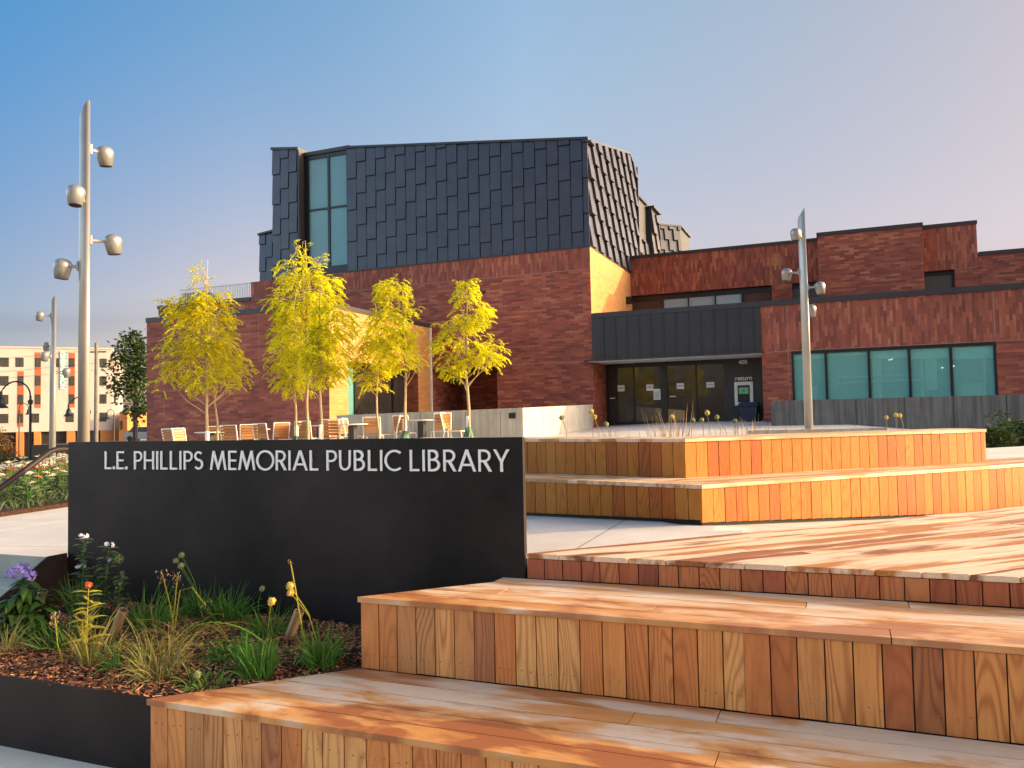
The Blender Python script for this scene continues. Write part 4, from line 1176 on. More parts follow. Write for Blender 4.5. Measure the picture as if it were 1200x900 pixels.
# upper right wing ----------------------------------------------------------
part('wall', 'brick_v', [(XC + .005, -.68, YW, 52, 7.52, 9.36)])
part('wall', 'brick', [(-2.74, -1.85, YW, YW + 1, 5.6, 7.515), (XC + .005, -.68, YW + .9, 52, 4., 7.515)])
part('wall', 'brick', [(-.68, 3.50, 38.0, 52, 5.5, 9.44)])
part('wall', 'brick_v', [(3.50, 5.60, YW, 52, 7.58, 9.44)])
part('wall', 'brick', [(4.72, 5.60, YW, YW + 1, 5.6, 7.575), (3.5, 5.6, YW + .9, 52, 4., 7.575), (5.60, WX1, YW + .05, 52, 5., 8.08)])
part('coping', 'coping', [(XC + .005, -.70, YW - .05, 52, 9.36, 9.50), (-.72, 3.53, 37.95, 52, 9.44, 9.60), (3.531, 5.63, YW - .05, 52, 9.44, 9.59), (5.631, WX1, YW - .0, 52, 8.08, 8.24)])
wb = [-7.82, -6.613, -5.346, -4.131]
w_ = part('window', 'frame', [(XC + .01, -2.74, YW + .25, YW + .4, 7.26, 7.515), (XC + .01, -2.74, YW + .25, YW + .4, 5.6, 5.9), (-7.92, -7.80, YW + .25, YW + .4, 5.9, 7.26), (-4.14, -4.02, YW + .25, YW + .4, 5.9, 7.26), (-6.64, -6.58, YW + .25, YW + .4, 5.9, 7.26), (-5.38, -5.31, YW + .25, YW + .4, 5.9, 7.26)])
for x0, x1 in ((-7.80, -6.64), (-6.58, -5.38), (-5.31, -4.14)): part('pane', 'glass_pale', [(x0, x1, YW + .3, YW + .33, 5.9, 7.26)], w_)
part('pane', 'brown_in', [(XC + .01, -7.92, YW + .3, YW + .33, 5.9, 7.26)], w_)
part('pane', 'brown_in', [(-4.02, -2.74, YW + .3, YW + .33, 5.9, 7.26)], w_)
w_ = part('window', 'frame', [(-1.85, -.68, YW + .25, YW + .4, 7.3, 7.515)])
part('pane', 'glass_hotel', [(-1.85, -.68, YW + .3, YW + .33, 5.6, 7.3)], w_)
w_ = part('window', 'frame', [(3.5, 4.72, YW + .25, YW + .4, 7.4, 7.575), (3.5, 3.6, YW + .25, YW + .4, 5.6, 7.4), (4.62, 4.72, YW + .25, YW + .4, 5.6, 7.4)])
part('pane', 'glass_dark', [(3.6, 4.62, YW + .3, YW + .33, 5.6, 7.4)], w_)
part('stone_joint', 'stone', [(4.72, 5.60, YW - .004, YW, 7.575, 7.59)])
part('wall_lamp', 'frame', [(XC + .001, XC + .25, 37.6, 37.8, 7.0, 7.35)])

# concrete ramp walls ---------------------------------------------------------
cw = thing('ramp_wall', 'pale concrete ramp wall behind the terrace chairs', 'wall', (-9, 21.1, .9))
b = MB()
b.hexa([(-14.55, 21.04, -.3), (-8.3, 21.04, -.3), (-8.3, 21.29, -.3), (-14.55, 21.29, -.3)], [(-14.55, 21.04, 1.79), (-8.3, 21.04, 1.875), (-8.3, 21.29, 1.875), (-14.55, 21.29, 1.79)])
b.hexa([(-8.55, 21.291, -.3), (-8.3, 21.291, -.3), (-9.40, 31.70, -.3), (-9.65, 31.70, -.3)], [(-8.55, 21.291, 1.875), (-8.3, 21.291, 1.875), (-9.40, 31.70, 2.10), (-9.65, 31.70, 2.10)])
b.build('wall_body', M['conc_ramp'], cw)
b = MB()
for x in (-13.1, -11.6, -10.1, -9.0): b.box(x, x + .012, 21.034, 21.0405, .2, 1.79)
b.build('form_joint', M['conc_dark'], cw)
b = MB(); b.box(-8.72, -8.52, 21.0, 21.035, 1.58, 1.74); b.build('step_light', M['frame'], cw)
cw2 = thing('garden_wall', 'dark stained concrete wall below the long teal windows', 'wall', (2, 27.8, .9))
b = MB(); b.box(-2.13, 14, 27.8, 28.1, -.2, 1.99); b.box(-2.13, -1.85, 28.101, 31.7, -.2, 2.0); b.build('wall_body', M['conc_dark'], cw2)
b = MB()
for x in (-.9, .45, 1.85, 3.2, 4.6, 6.): b.box(x, x + .015, 27.794, 27.8005, .2, 1.98)
b.build('form_joint', M['frame'], cw2)

# bin by the book return
bn = thing('waste_bin', 'navy blue lidded bin beside the book return', 'bin', (-3.35, 32.9, g(-3.3, 32.9)))
zb = g(-3.3, 32.9)
b = MB(); b.hexa([(-3.62, 32.6, zb), (-3.08, 32.6, zb), (-3.08, 33.2, zb), (-3.62, 33.2, zb)], [(-3.70, 32.55, 1.90), (-3.0, 32.55, 1.90), (-3.0, 33.25, 1.90), (-3.70, 33.25, 1.90)]); b.build('body', M['navy'], bn)
b = MB(); b.hexa([(-3.76, 32.5, 1.905), (-2.95, 32.5, 1.905), (-2.95, 33.3, 1.905), (-3.76, 33.3, 1.905)], [(-3.68, 32.55, 2.02), (-3.0, 32.55, 2.02), (-3.0, 33.3, 2.06), (-3.68, 33.3, 2.06)]); b.build('lid', M['navy'], bn)
b = MB(); b.tube([(-3.66, 32.46, 1.88), (-3.05, 32.46, 1.88)], .022, 8); b.build('handle', M['navy'], bn)

# ------------------------------------------------------------------ terrace trees
LAT = Vector((.925, .38, 0)); FWD = Vector((-.379, .925, 0))


def plan(px, D):
    """plan position of a picture column at a given distance"""
    s = (px - 600) / 938 * D; p = LAT * s + FWD * D; return p.x, p.y


def horizon(px): return 492 - (px - 600) * .0202


def tree(label, px, D, lobes, n, m, top, stem_r=.035, seed=1, group='yellow terrace trees'):
    R = random.Random(seed); x, y = plan(px, D); z0 = g(x, y); k = D / 938; hz = horizon(px)
    t = thing('locust_tree', label, 'tree', (x, y, z0), group)
    H = lambda py: 1.55 + (hz - py) * k
    P0 = Vector((x, y, z0)); zt = H(top)
    b = MB(); pts = []; rs = []
    for i in range(9):
        f = i / 8; pts.append(P0 + Vector((R.uniform(-.04, .04), R.uniform(-.04, .04), 0)) * (1 if 0 < i < 9 else 0) + Vector((0, 0, (zt - z0 - .1) * f))); rs.append(stem_r * (1 - f) ** .8 + .006)
    b.tube(pts, rs, 7)
    L = []
    for (cx, cy, rx, ry) in lobes:
        c = P0 + LAT * ((cx - px) * k) + Vector((0, 0, H(cy) - z0)); L.append((c, rx * k, ry * k))
    tips = []
    lo = min(c.z - rz for c, rx, rz in L)
    for c, rx, rz in L:
        for q in range(max(3, int(5 * rx / .6))):
            tgt = c + LAT * R.uniform(-.8, .8) * rx + FWD * R.uniform(-.7, .7) * rx + Vector((0, 0, R.uniform(-.5, .8) * rz))
            hz_ = math.hypot(tgt.x - x, tgt.y - y)
            sz_ = max(lo - .25 - R.uniform(0, .3), min(tgt.z - .5 * hz_ - R.uniform(.1, .5), zt - .3)); f = max(0, min(1, (sz_ - z0) / (zt - z0)))
            i = min(7, int(f * 8)); st_ = pts[i].lerp(pts[i + 1], f * 8 - i); r0 = max(.006, rs[i] * .42)
            mid = st_.lerp(tgt, .5) + Vector((R.uniform(-.08, .08), R.uniform(-.08, .08), -.08 * hz_))
            b.tube([st_, mid, tgt], [r0, r0 * .65, .004], 5, False); tips.append((st_, mid, tgt))
    b.build('trunk', M['bark_pale'], t)
    cb = MB(); wts = [rx * rx * rz for c, rx, rz in L]; tot = sum(wts)
    for _ in range(int(n * 2.1)):
        u = R.uniform(0, tot); j = 0
        while u > wts[j] and j < len(L) - 1: u -= wts[j]; j += 1
        c, rx, rz = L[j]
        while True:
            q = Vector((R.uniform(-1, 1), R.uniform(-1, 1), R.uniform(-1, 1)))
            if q.length < 1 and (q.length > .35 or R.random() < .45): break
        p = c + LAT * q.x * rx + FWD * q.y * rx * .9 + Vector((0, 0, q.z * rz))
        if mnoise.noise((p.x * 2.1, p.y * 2.1, p.z * 2.1 + seed)) < -.18: continue
        d = (LAT * q.x + FWD * q.y + Vector((R.uniform(-.7, .7), R.uniform(-.7, .7), R.uniform(-.5, .9)))).normalized()
        ln = R.uniform(.17, .33); sd = d.cross(Vector((0, 0, 1))); sd = sd.normalized() if sd.length > .05 else LAT
        nl = 7; pp = p.copy(); dd = d.copy()
        for i in range(nl):
            f = i / (nl - 1); sz_ = ln * .42 * (1 - .35 * f)
            for sgn in (-1, 1):
                ld = (dd * .55 + sd * sgn + Vector((0, 0, R.uniform(-.7, -.1)))).normalized()
                cb.leaf(pp, ld, sz_ * R.uniform(.55, 1.3), sz_ * R.uniform(.34, .52), (R.uniform(-.3, .3), R.uniform(-.3, .3), 1))
            dd = (dd + Vector((0, 0, -.22))).normalized(); pp = pp + dd * (ln / nl)
    cb.build('crown', M[m], t)
    return t


def guard(label, px, D, bag):
    x, y = plan(px, D); z = g(x, y)
    b = MB(); b.lathe((x, y, z), [(.055, 0), (.055, .78), (.05, .80)], 10)
    tag(b.build('trunk_guard', M['white']), 'white trunk guard ' + label, 'trunk guard', 'white trunk guards')
    if bag:
        b = MB(); R = random.Random(px); prof = [(.15, 0), (.18, .06), (.17, .2), (.12, .36), (.075, .50), (.065, .52)]
        b.lathe((x + .01, y - .01, z + .005), prof, 14)
        b.v = [(v[0] + R.uniform(-.02, .02), v[1] + R.uniform(-.02, .02), v[2]) for v in b.v]
        tag(b.build('watering_bag', M['green_bag']), 'green watering bag ' + label, 'watering bag', 'green tree watering bags')


tree('broad golden tree in front of the left end of the brick block', 243, 20, [(240, 430, 40, 32), (237, 385, 40, 34), (225, 360, 30, 18), (262, 395, 24, 24), (280, 432, 16, 16), (195, 447, 17, 14), (250, 360, 28, 25), (240, 335, 14, 25), (236, 312, 6, 15), (190, 352, 9, 6), (205, 415, 20, 25)], 640, 'leaf_yellow', 298, .042, 3)
tree('thin golden tree with a forked stem close right of the broad one', 253, 21.3, [(262, 425, 22, 24), (276, 440, 18, 18), (255, 390, 22, 30)], 180, 'leaf_yellow', 352, .03, 5)
tree('slim yellow tree at the left of the clump of three', 347, 21.5, [(340, 425, 28, 34), (330, 440, 18, 18), (350, 455, 18, 14), (345, 385, 25, 30), (333, 375, 12, 14)], 330, 'leaf_yellow_b', 335, .03, 7)
tree('tallest yellow tree in the middle of the clump of three', 361, 20.5, [(358, 400, 38, 40), (355, 350, 36, 36), (350, 318, 24, 24), (352, 292, 11, 18), (378, 305, 12, 12), (322, 350, 10, 10), (372, 340, 20, 30)], 560, 'leaf_yellow_b', 276, .04, 9)
tree('yellow tree at the right of the clump of three before the sunlit brick', 376, 19.5, [(382, 415, 30, 36), (390, 375, 24, 34), (375, 435, 22, 22), (402, 360, 10, 14), (396, 430, 12, 16), (385, 340, 16, 22)], 420, 'leaf_yellow_b', 320, .034, 11)
tree('low yellow tree before the teal entrance glass', 443, 21, [(441, 425, 26, 30), (440, 395, 24, 24), (442, 448, 20, 13), (450, 372, 14, 14)], 330, 'leaf_yellow', 350, .028, 13)
tree('yellow tree with pale forked limbs left of the doorway recess', 474, 19.5, [(460, 390, 25, 32), (462, 345, 20, 22), (455, 335, 12, 12), (478, 425, 17, 14), (484, 370, 9, 26), (466, 415, 24, 18), (445, 345, 8, 6)], 400, 'leaf_yellow_b', 320, .036, 15)
tree('yellow tree standing alone at the right by the concrete ramp wall', 548, 19.5, [(550, 395, 26, 22), (525, 405, 18, 16), (555, 368, 20, 18), (548, 345, 13, 18), (552, 333, 8, 8), (578, 410, 15, 14), (535, 430, 20, 14), (565, 422, 18, 14), (530, 380, 16, 12)], 400, 'leaf_yellow_b', 328, .040, 17)
guard('on the stem of the broad golden tree', 243, 20, False)
guard('on the slim left tree of the clump of three', 347, 21.5, True)
guard('on the right tree of the clump of three', 376, 19.5, False)
guard('on the tree with pale forked limbs', 474, 19.5, True)
guard('on the lone right tree by the ramp wall', 548, 19.5, True)

# ------------------------------------------------------------------ terrace chairs and tables
def make_chair():
    t = thing('patio_chair', '', 'chair', (0, 0, 0), 'slatted terrace chairs')
    b = MB()
    for k in range(5): b.box(-.215, .215, -.235 + k * .092, -.235 + k * .092 + .078, .425, .443)
    b.build('seat', M['chair_wood'], t)
    b = MB(); tl = .10
    for k in range(5):
        z0 = .50 + k * .082; z1 = z0 + .070
        f = lambda z: .235 + (z - .45) * .22
        b.hexa([(-.215, f(z0), z0), (.215, f(z0), z0), (.215, f(z0) + .016, z0), (-.215, f(z0) + .016, z0)], [(-.215, f(z1), z1), (.215, f(z1), z1), (.215, f(z1) + .016, z1), (-.215, f(z1) + .016, z1)])
    b.build('backrest', M['chair_wood'], t)
    b = MB()
    for s in (-.236, .236): b.tube([(s, .225, .43), (s, .335, .93)], .019, 6)
    b.tube([(-.236, .335, .93), (.236, .335, .93)], .016, 6); b.tube([(-.236, -.24, .42), (-.236, .24, .42)], .014, 6); b.tube([(.236, -.24, .42), (.236, .24, .42)], .014, 6)
    b.tube([(-.236, -.24, .42), (.236, -.24, .42)], .014, 6)
    b.build('frame', M['white'], t)
    for sx in (-.236, .236):
        for y0, y1 in ((-.24, -.29), (.22, .30)):
            b = MB(); b.tube([(sx, y0, .42), (sx, y1, 0)], .014, 6); b.build('leg', M['white'], t)
    return t


ch0 = make_chair()
chairs = [(207, 24, 150, 'slatted chair farthest left on the terrace'), (217, 24.3, 60, 'slatted chair seen edge on beside the farthest left one'), (255, 24.5, 185, 'slatted chair behind the leftmost table'),
          (274, 22.6, 172, 'slatted chair with a red brown back right of the leftmost table'), (291, 24, 200, 'slatted chair close to the second table from the left'), (312, 23.6, 160, 'slatted chair turned towards the second table from the left'),
          (326, 24.4, 215, 'slatted chair angled away between two tables'), (338, 24, 275, 'slatted chair in profile left of the clump of three trees'), (360, 23.5, 170, 'slatted chair half hidden behind the clump of three trees'),
          (390, 22.2, 180, 'slatted chair right of the clump of three trees'), (398, 23.4, 30, 'slatted chair behind the one right of the clump of three'), (417, 22.6, 85, 'slatted chair in profile at the table in the middle'), (437, 22.4, 182, 'slatted chair with a bright back right of the middle table'),
          (457, 23, 265, 'slatted chair in profile between the middle and right tables'), (474, 23.2, 165, 'slatted chair behind the forked limbed tree'), (516, 22.4, 195, 'slatted chair with a bright back at the rightmost table'), (532, 22, 80, 'slatted chair in profile at the right end of the terrace')]
for i, (px, D, rz, lab) in enumerate(chairs):
    o = ch0 if i == 0 else copy_tree(ch0)
    x, y = plan(px, D); o.location = (x, y, g(x, y) - .02); o.rotation_euler = (0, 0, rad(rz + 22)); o['label'] = lab


def make_table():
    t = thing('patio_table', '', 'table', (0, 0, 0), 'terrace tables')
    b = MB(); b.lathe((0, 0, .715), [(.40, 0), (.42, .008), (.42, .022), (.41, .028)], 24); b.build('tabletop', M['white'], t)
    b = MB(); b.box(-.09, .09, -.09, .09, .05, .70); b.build('pedestal', M['coping'], t)
    b = MB(); b.box(-.24, .24, -.24, .24, 0, .045); b.build('base', M['coping'], t)
    return t


tb0 = make_table()
for i, (px, D, lab) in enumerate(((246, 23.2, 'white pedestal table at the left end of the terrace'), (300, 24.6, 'white pedestal table second from the left on the terrace'), (376, 24.4, 'white pedestal table behind the clump of three trees'), (413, 21.8, 'white pedestal table in the middle of the terrace'), (494, 22.8, 'white pedestal table at the right end of the terrace'))):
    o = tb0 if i == 0 else copy_tree(tb0)
    x, y = plan(px, D); o.location = (x, y, g(x, y) + .02); o['label'] = lab

# ------------------------------------------------------------------ plants behind the bench
def tuft(px, D, h, n, m, label, group, spread=.25, cat='dry plant', name='dry_tuft', zb=1.20, lean=.16, w=.007, droop=.15):
    x, y = plan(px, D); b = MB()
    for _ in range(n):
        a = RND.uniform(0, 6.28); r = spread * RND.random()
        b.blade((x + math.cos(a) * r, y + math.sin(a) * r, zb), (math.cos(a) * lean * RND.random() * 2, math.sin(a) * lean * RND.random() * 2, 1), h * RND.uniform(.45, 1.1), w * RND.uniform(.6, 1.3), droop, 3)
    tag(b.build(name, M[m], loc=(x, y, zb)), label, cat, group)


for px, D, h, n in ((785, 9.0, .42, 24), (796, 9.3, .50, 20), (775, 9.2, .30, 18), (872, 9.6, .30, 22), (884, 9.8, .34, 22), (858, 9.4, .28, 16), (718, 8.6, .27, 12), (735, 9.4, .24, 14), (925, 10., .24, 14), (943, 10.2, .22, 14), (965, 10.2, .2, 14)):
    tuft(px, D, h, n, 'stalk_dry', 'dry upright grass tuft behind the timber bench', 'dry grass tufts behind the bench')
for px, D, h, m in ((693, 8.6, .42, 'seed_gold'), (700, 8.4, .36, 'seed_gold'), (662, 8.4, .36, 'seedhead'), (783, 8.9, .34, 'seed_gold'), (808, 8.8, .30, 'seedhead'), (822, 9.2, .30, 'seedhead'), (829, 8.7, .38, 'seed_gold'), (842, 9., .33, 'seedhead'), (1037, 10.2, .28, 'seed_gold'), (1048, 10.2, .31, 'seed_gold'), (1056, 10.3, .30, 'seed_gold'), (712, 8.5, .28, 'seedhead'), (860, 9.2, .28, 'seedhead')):
    x, y = plan(px, D); lab = 'golden dried flower head behind the timber bench' if m == 'seed_gold' else 'olive dried flower head behind the timber bench'
    t = thing('dried_flower', lab, 'dry plant', (x, y, 1.20), 'dried ' + ('golden' if m == 'seed_gold' else 'olive') + ' flower heads')
    b = MB(); top = (x + RND.uniform(-.05, .05), y, 1.20 + h); b.tube([(x, y, 1.2), (x + .01, y, 1.2 + h * .6), top], .0035, 5); b.build('stem', M['stalk_dry'], t)
    b = MB(); sit_head(b, top, .032, 50); b.build('flower', M[m], t)
# shrubs at the right edge
b = MB(); b.prism([(.6, 11.6), (.3, 26), (12, 26), (12, 12.4), (3.6, 11.8), (2.1, 10.4)], .2, .86)
tag(b.build('shrub_bed', M['soil']), kind='structure')
def shrub(px, D, zc, rx, rz, label, n=700):
    x, y = plan(px, D); t = thing('shrub', label, 'shrub', (x, y, zc))
    b = MB()
    for _ in range(9):
        a = RND.uniform(0, 6.28); b.tube([(x, y, zc), (x + math.cos(a) * rx * .7, y + math.sin(a) * rx * .7, zc + rz * RND.uniform(.5, 1.3))], [.012, .004], 5)
    b.build('stem', M['bark_dark'], t); b = MB()
    for _ in range(n):
        a = RND.uniform(0, 6.28); q = RND.random() ** .5; zz = RND.random()
        r = rx * q * math.sqrt(max(.08, 1 - (zz * .9) ** 2)) * (1 + .3 * mnoise.noise((math.cos(a) * 2, math.sin(a) * 2, zz * 3 + px)))
        b.leaf((x + math.cos(a) * r, y + math.sin(a) * r, zc + .03 + zz * rz * 1.5), (math.cos(a) + RND.gauss(0, .5), math.sin(a) + RND.gauss(0, .5), RND.uniform(-.2, .9)), .085, .045, (RND.random() - .5, RND.random() - .5, 1))
    b.build('foliage', M['leaf_dark'], t)
shrub(1166, 13.2, .86, .26, .23, 'small dark shrub just right of the bench end')
shrub(1186, 13.6, .86, .38, .30, 'leafy dark shrub at the right edge before the garden wall')
shrub(1212, 13.4, .86, .36, .28, 'dark shrub cut off by the right edge', 600)
shrub(1170, 16.5, .86, .30, .42, 'thin dark shrub against the stained garden wall', 260)

# ------------------------------------------------------------------ far left: apartment block, street lamps, trees
HO = Vector((-108.984, 95.38, -2.7)); HU = Vector((-.695, -.719, 0)); HN = Vector((.719, -.695, 0)); HZ = Vector((0, 0, 1))
hot = thing('apartment_building', 'pale five storey apartment block with burnt orange window strips', 'building', HO)


def hbox(b, u0, u1, z0, z1, d0, d1):
    """box on the facade: u leftwards, z absolute height, d out of the facade"""
    base = Vector((HO.x, HO.y, 0))
    lo = [base + HU * u + HN * d + HZ * z0 for u, d in ((u0, d0), (u1, d0), (u1, d1), (u0, d1))]
    b.hexa(lo, [p + HZ * (z1 - z0) for p in lo])


b = MB(); hbox(b, 0, 40, 1.15, 14.2, -16, 0); hbox(b, -.9, 0, 1.15, 13.7, -16, -.6); b.build('wall', M['hotel_white'], hot)
b = MB(); hbox(b, -.05, 40, 14.2, 14.45, -16, .12); b.build('parapet', M['hotel_white'], hot)
b = MB(); hbox(b, 0, 40, -2.7, 1.15, -16, -.9); b.build('shopfront', M['glass_dark'], hot)
for u0, u1 in ((-.9, 1.75), (5.35, 6.5), (10.1, 11.0), (12.4, 13.4), (16.5, 17.6), (20.5, 21.6)):
    b = MB(); hbox(b, u0, u1, -2.7, 1.15, -.9, -.05); b.build('pier', M['hotel_tan'], hot)
for u0, u1, z0, z1 in ((12.40, 13.2, 1.97, 10.61), (10.08, 10.88, 4.86, 13.57), (5.40, 6.21, 4.86, 13.57), (18.4, 19.2, 1.97, 10.61), (23.0, 23.8, 4.86, 13.57)):
    b = MB(); hbox(b, u0, u1, z0, z1, .001, .05); b.build('panel_strip', M['hotel_orange'], hot)
rows = ((11.28, 12.72), (8.36, 9.86), (5.45, 6.95), (2.56, 4.0))
cols = ((14.42, 15.58, (0, 1, 2, 3)), (12.42, 13.50, (0,)), (.85, 1.85, (0, 1, 2, 3)), (10.28, 11.3, (3,)), (5.51, 6.65, (3,)), (7.62, 8.3, (0,)), (16.6, 17.7, (0, 1, 2, 3)), (20.4, 21.5, (0, 1, 2, 3)), (-.45, -.2, (1, 2)))
for u0, u1, rr in cols:
    for r_ in rr:
        z0, z1 = rows[r_]; off = -.6 if u0 < 0 else 0
        b = MB(); hbox(b, u0, u1, z0, z1, off + .001, off + .04); f = b.build('window', M['frame'], hot)
        b = MB(); um = (u0 + u1) / 2; hbox(b, u0 + .06, um - .03, z0 + .06, z1 - .06, off + .041, off + .06)
        if u1 - u0 > .5: hbox(b, um + .03, u1 - .06, z0 + .06, z1 - .06, off + .041, off + .06)
        b.build('pane', M['glass_hotel'], f)
for u0, u1, zz in ((12.43, 13.17, rows[1:]), (10.11, 10.85, rows[:3]), (5.43, 6.18, rows[:3])):
    for z0, z1 in zz:
        b = MB(); hbox(b, u0, u1, z0, z1, .051, .08); f = b.build('window', M['frame'], hot)
        b = MB(); hbox(b, u0 + .06, u1 - .06, z0 + .06, z1 - .06, .081, .1); b.build('pane', M['glass_hotel'], f)
b = MB()
for u in [i * .82 + .4 for i in range(48)]: hbox(b, u, u + .03, 1.16, 14.19, .0005, .012)
b.build('panel_joint', M['hotel_white'], hot)
ban = MB(); hbox(ban, 6.55, 7.52, 7.8, 13.8, .06, .1)
bo = tag(ban.build('banner', M['banner']), 'tall teal banner with white vertical lettering on the apartment block', 'banner')
vs, fs = text_mesh('NOW LEASING!', .95, .05)
b = MB(); base = Vector((HO.x, HO.y, 0)) + HN * .125
b.v = [tuple(base + HU * (6.73 - v[1] * 1.0) + HZ * (10.8 + v[0] * .86) + HN * v[2]) for v in vs]
# letters read upwards, their tops to the left
b.v = [tuple(base + HU * (6.72 + v[1]) + HZ * (10.8 + v[0] * .9) + HN * v[2]) for v in vs]; b.f = fs
b.build('lettering', M['white'], bo)

# small shops beyond
b = MB()
ob = thing('corner_house', 'small orange brick building at the end of the apartment block', 'building', (-106.0, 94.9, -2.7))
def camq(px, D, z): x, y = plan(px, D); return Vector((x, y, z))
def facade(parent, m, px0, px1, D, z0, z1, dep, name):
    a, c = camq(px0, D, 0), camq(px1, D, 0); q = FWD * dep; b = MB(); b.prism([a, c, c + q, a + q], z0, z1); return b.build(name, M[m], parent)
facade(ob, 'hotel_tan', 140, 149.5, 128, -2.7, 4.1, 8, 'wall'); facade(ob, 'glass_hotel', 141.5, 144, 127.9, 1.2, 2.6, .05, 'window')
pt_ = thing('mural_building', 'building side painted with a colourful mural beyond the street', 'building', camq(155, 150, -2.7))
facade(pt_, 'store_white', 146, 164, 150, -2.7, 4.0, 8, 'wall')
R5 = random.Random(4)
for cnm, colr in (('blue', (.05, .22, .45)), ('red', (.5, .06, .06)), ('yellow', (.6, .42, .06)), ('green', (.06, .32, .16)), ('violet', (.28, .12, .42))):
    mm = plain('mural_' + cnm, colr, .8); b = MB()
    for _ in range(11):
        px = R5.uniform(149, 160); z = R5.uniform(.2, 3.7); w = R5.uniform(.25, .7); a = camq(px, 149.95 - R5.random() * .03, z)
        pts = [a + LAT * math.cos(q * 1.05) * w * R5.uniform(.6, 1) + HZ * math.sin(q * 1.05) * w * R5.uniform(.6, 1) for q in range(6)]
        b.hexa([p for p in pts], [p - FWD * .02 for p in pts])
    b.build('mural', mm, pt_)
sh = thing('white_shop', 'low white shop with a dark door behind the sign', 'building', camq(160, 110, -2.7))
facade(sh, 'store_white', 149, 176, 110, -2.7, .95, 8, 'wall'); facade(sh, 'hotel_orange', 148.8, 176.2, 109.8, .96, 1.12, 8.3, 'parapet'); facade(sh, 'frame', 158.5, 161, 109.9, -2.7, .3, .05, 'door'); facade(sh, 'frame', 151, 154, 109.9, -.9, .25, .05, 'window')
cr = thing('parked_car', 'silver blue car glimpsed beside the brick corner of the library', 'car', camq(170, 90, -2.6))
c0 = camq(170, 90, .25)
b = MB(); b.obox(c0 + HZ * .35, LAT, 2.0, FWD, .85, HZ, .38); b.build('body', M['car_paint'], cr)
b = MB(); lo = [c0 + HZ * .74 + LAT * u + FWD * v for u, v in ((-1.5, -.8), (1.1, -.8), (1.1, .8), (-1.5, .8))]; hi = [c0 + HZ * 1.3 + LAT * u + FWD * v for u, v in ((-1.1, -.65), (.6, -.65), (.6, .65), (-1.1, .65))]
b.hexa(lo, hi); b.build('cabin', M['glass_hotel'], cr)
for u in (-1.25, 1.25):
    for v in (-.86, .86):
        b = MB(); b.lathe(c0 + HZ * .02 + LAT * u + FWD * (v - .08), [(.3, 0), (.32, .04), (.32, .14), (.3, .16)], 14, FWD); b.build('wheel', M['tyre'], cr)
b = MB(); b.obox(c0 - HZ * 1.75, LAT, 8, FWD, 8, HZ, 1.42); tag(b.build('car_park', M['asphalt']), kind='structure')


def far_tree(name, label, px, D, zb, lobes, n, m, ls, th):
    x, y = plan(px, D); k = D / 938; hz = horizon(px); t = thing(name, label, 'tree', (x, y, zb)); R = random.Random(px)
    H = lambda py: 1.55 + (hz - py) * k
    L = [(Vector((x, y, 0)) + LAT * ((cx - px) * k) + HZ * H(cy), rx * k, ry * k) for cx, cy, rx, ry in lobes]
    top = max(c.z for c, _, _ in L)
    b = MB(); b.tube([(x, y, zb), (x + .1, y, (zb + top) / 2), (x, y, top)], [th, th * .7, th * .2], 8)
    for c, rx, rz in L: b.tube([(x, y, max(zb + .5, c.z - rx * 1.2)), c], [th * .4, th * .1], 6)
    b.build('trunk', M['bark_dark'], t); b = MB()
    wts = [rx * rz for _, rx, rz in L]
    for _ in range(n):
        c, rx, rz = R.choices(L, wts)[0]
        q = Vector((R.gauss(0, 1), R.gauss(0, 1), R.gauss(0, 1))).normalized() * R.random() ** .45
        p = c + LAT * q.x * rx + FWD * q.y * rx + HZ * q.z * rz
        if mnoise.noise(p * (1.1 if D > 30 else 2.5)) < -.12: continue
        for _ in range(3):
            d = Vector((R.gauss(0, 1), R.gauss(0, 1), R.gauss(0, .7)))
            b.leaf(p + d * ls * .6, d, ls, ls * .5, (R.gauss(0, 1), R.gauss(0, 1), 1))
    b.build('crown', M[m], t)


far_tree('leafy_tree', 'dark green street tree rising beside the left corner of the library', 158, 60, -2.6, [(155, 412, 18, 18), (150, 440, 22, 20), (160, 465, 22, 20), (142, 425, 14, 10), (168, 430, 16, 26), (155, 398, 11, 8), (140, 455, 10, 8), (162, 485, 14, 8)], 1250, 'leaf_dark', .36, .22)
far_tree('leafy_tree', 'soft green tree far off behind the white shop', 168, 140, -2.6, [(166, 490, 10, 9), (172, 485, 8, 9)], 500, 'leaf_mid', .6, .25)
far_tree('rusty_tree', 'rusty brown small tree before the apartment shopfront', 6, 62, -1.8, [(5, 520, 10, 13), (-4, 512, 8, 10), (10, 530, 7, 8)], 520, 'leaf_rust', .22, .1)

# utility pole and wires
up = thing('utility_pole', 'weathered grey utility pole rising before the apartment block', 'utility pole', camq(113, 70, -2.6))
b = MB(); a = camq(113, 70, -2.6); b.tube([a, Vector((a.x, a.y, 9.0))], [.19, .14], 10); b.build('pole', M['util_wood'], up)
b = MB(); b.obox((a.x, a.y, 8.2), LAT, .9, FWD, .05, HZ, .06); b.build('crossarm', M['util_wood'], up)
for dz, u in ((8.3, -.8), (7.2, 0), (6.6, .0)):
    b = MB(); s = Vector((a.x, a.y, dz)) + LAT * u - FWD * .15; e = s - LAT * 60 + FWD * 6; pts = [s.lerp(e, i / 12) - HZ * 1.2 * math.sin(math.pi * i / 12) for i in range(13)]
    b.tube(pts, .014, 5); b.build('wire', M['lamp_black'], up)


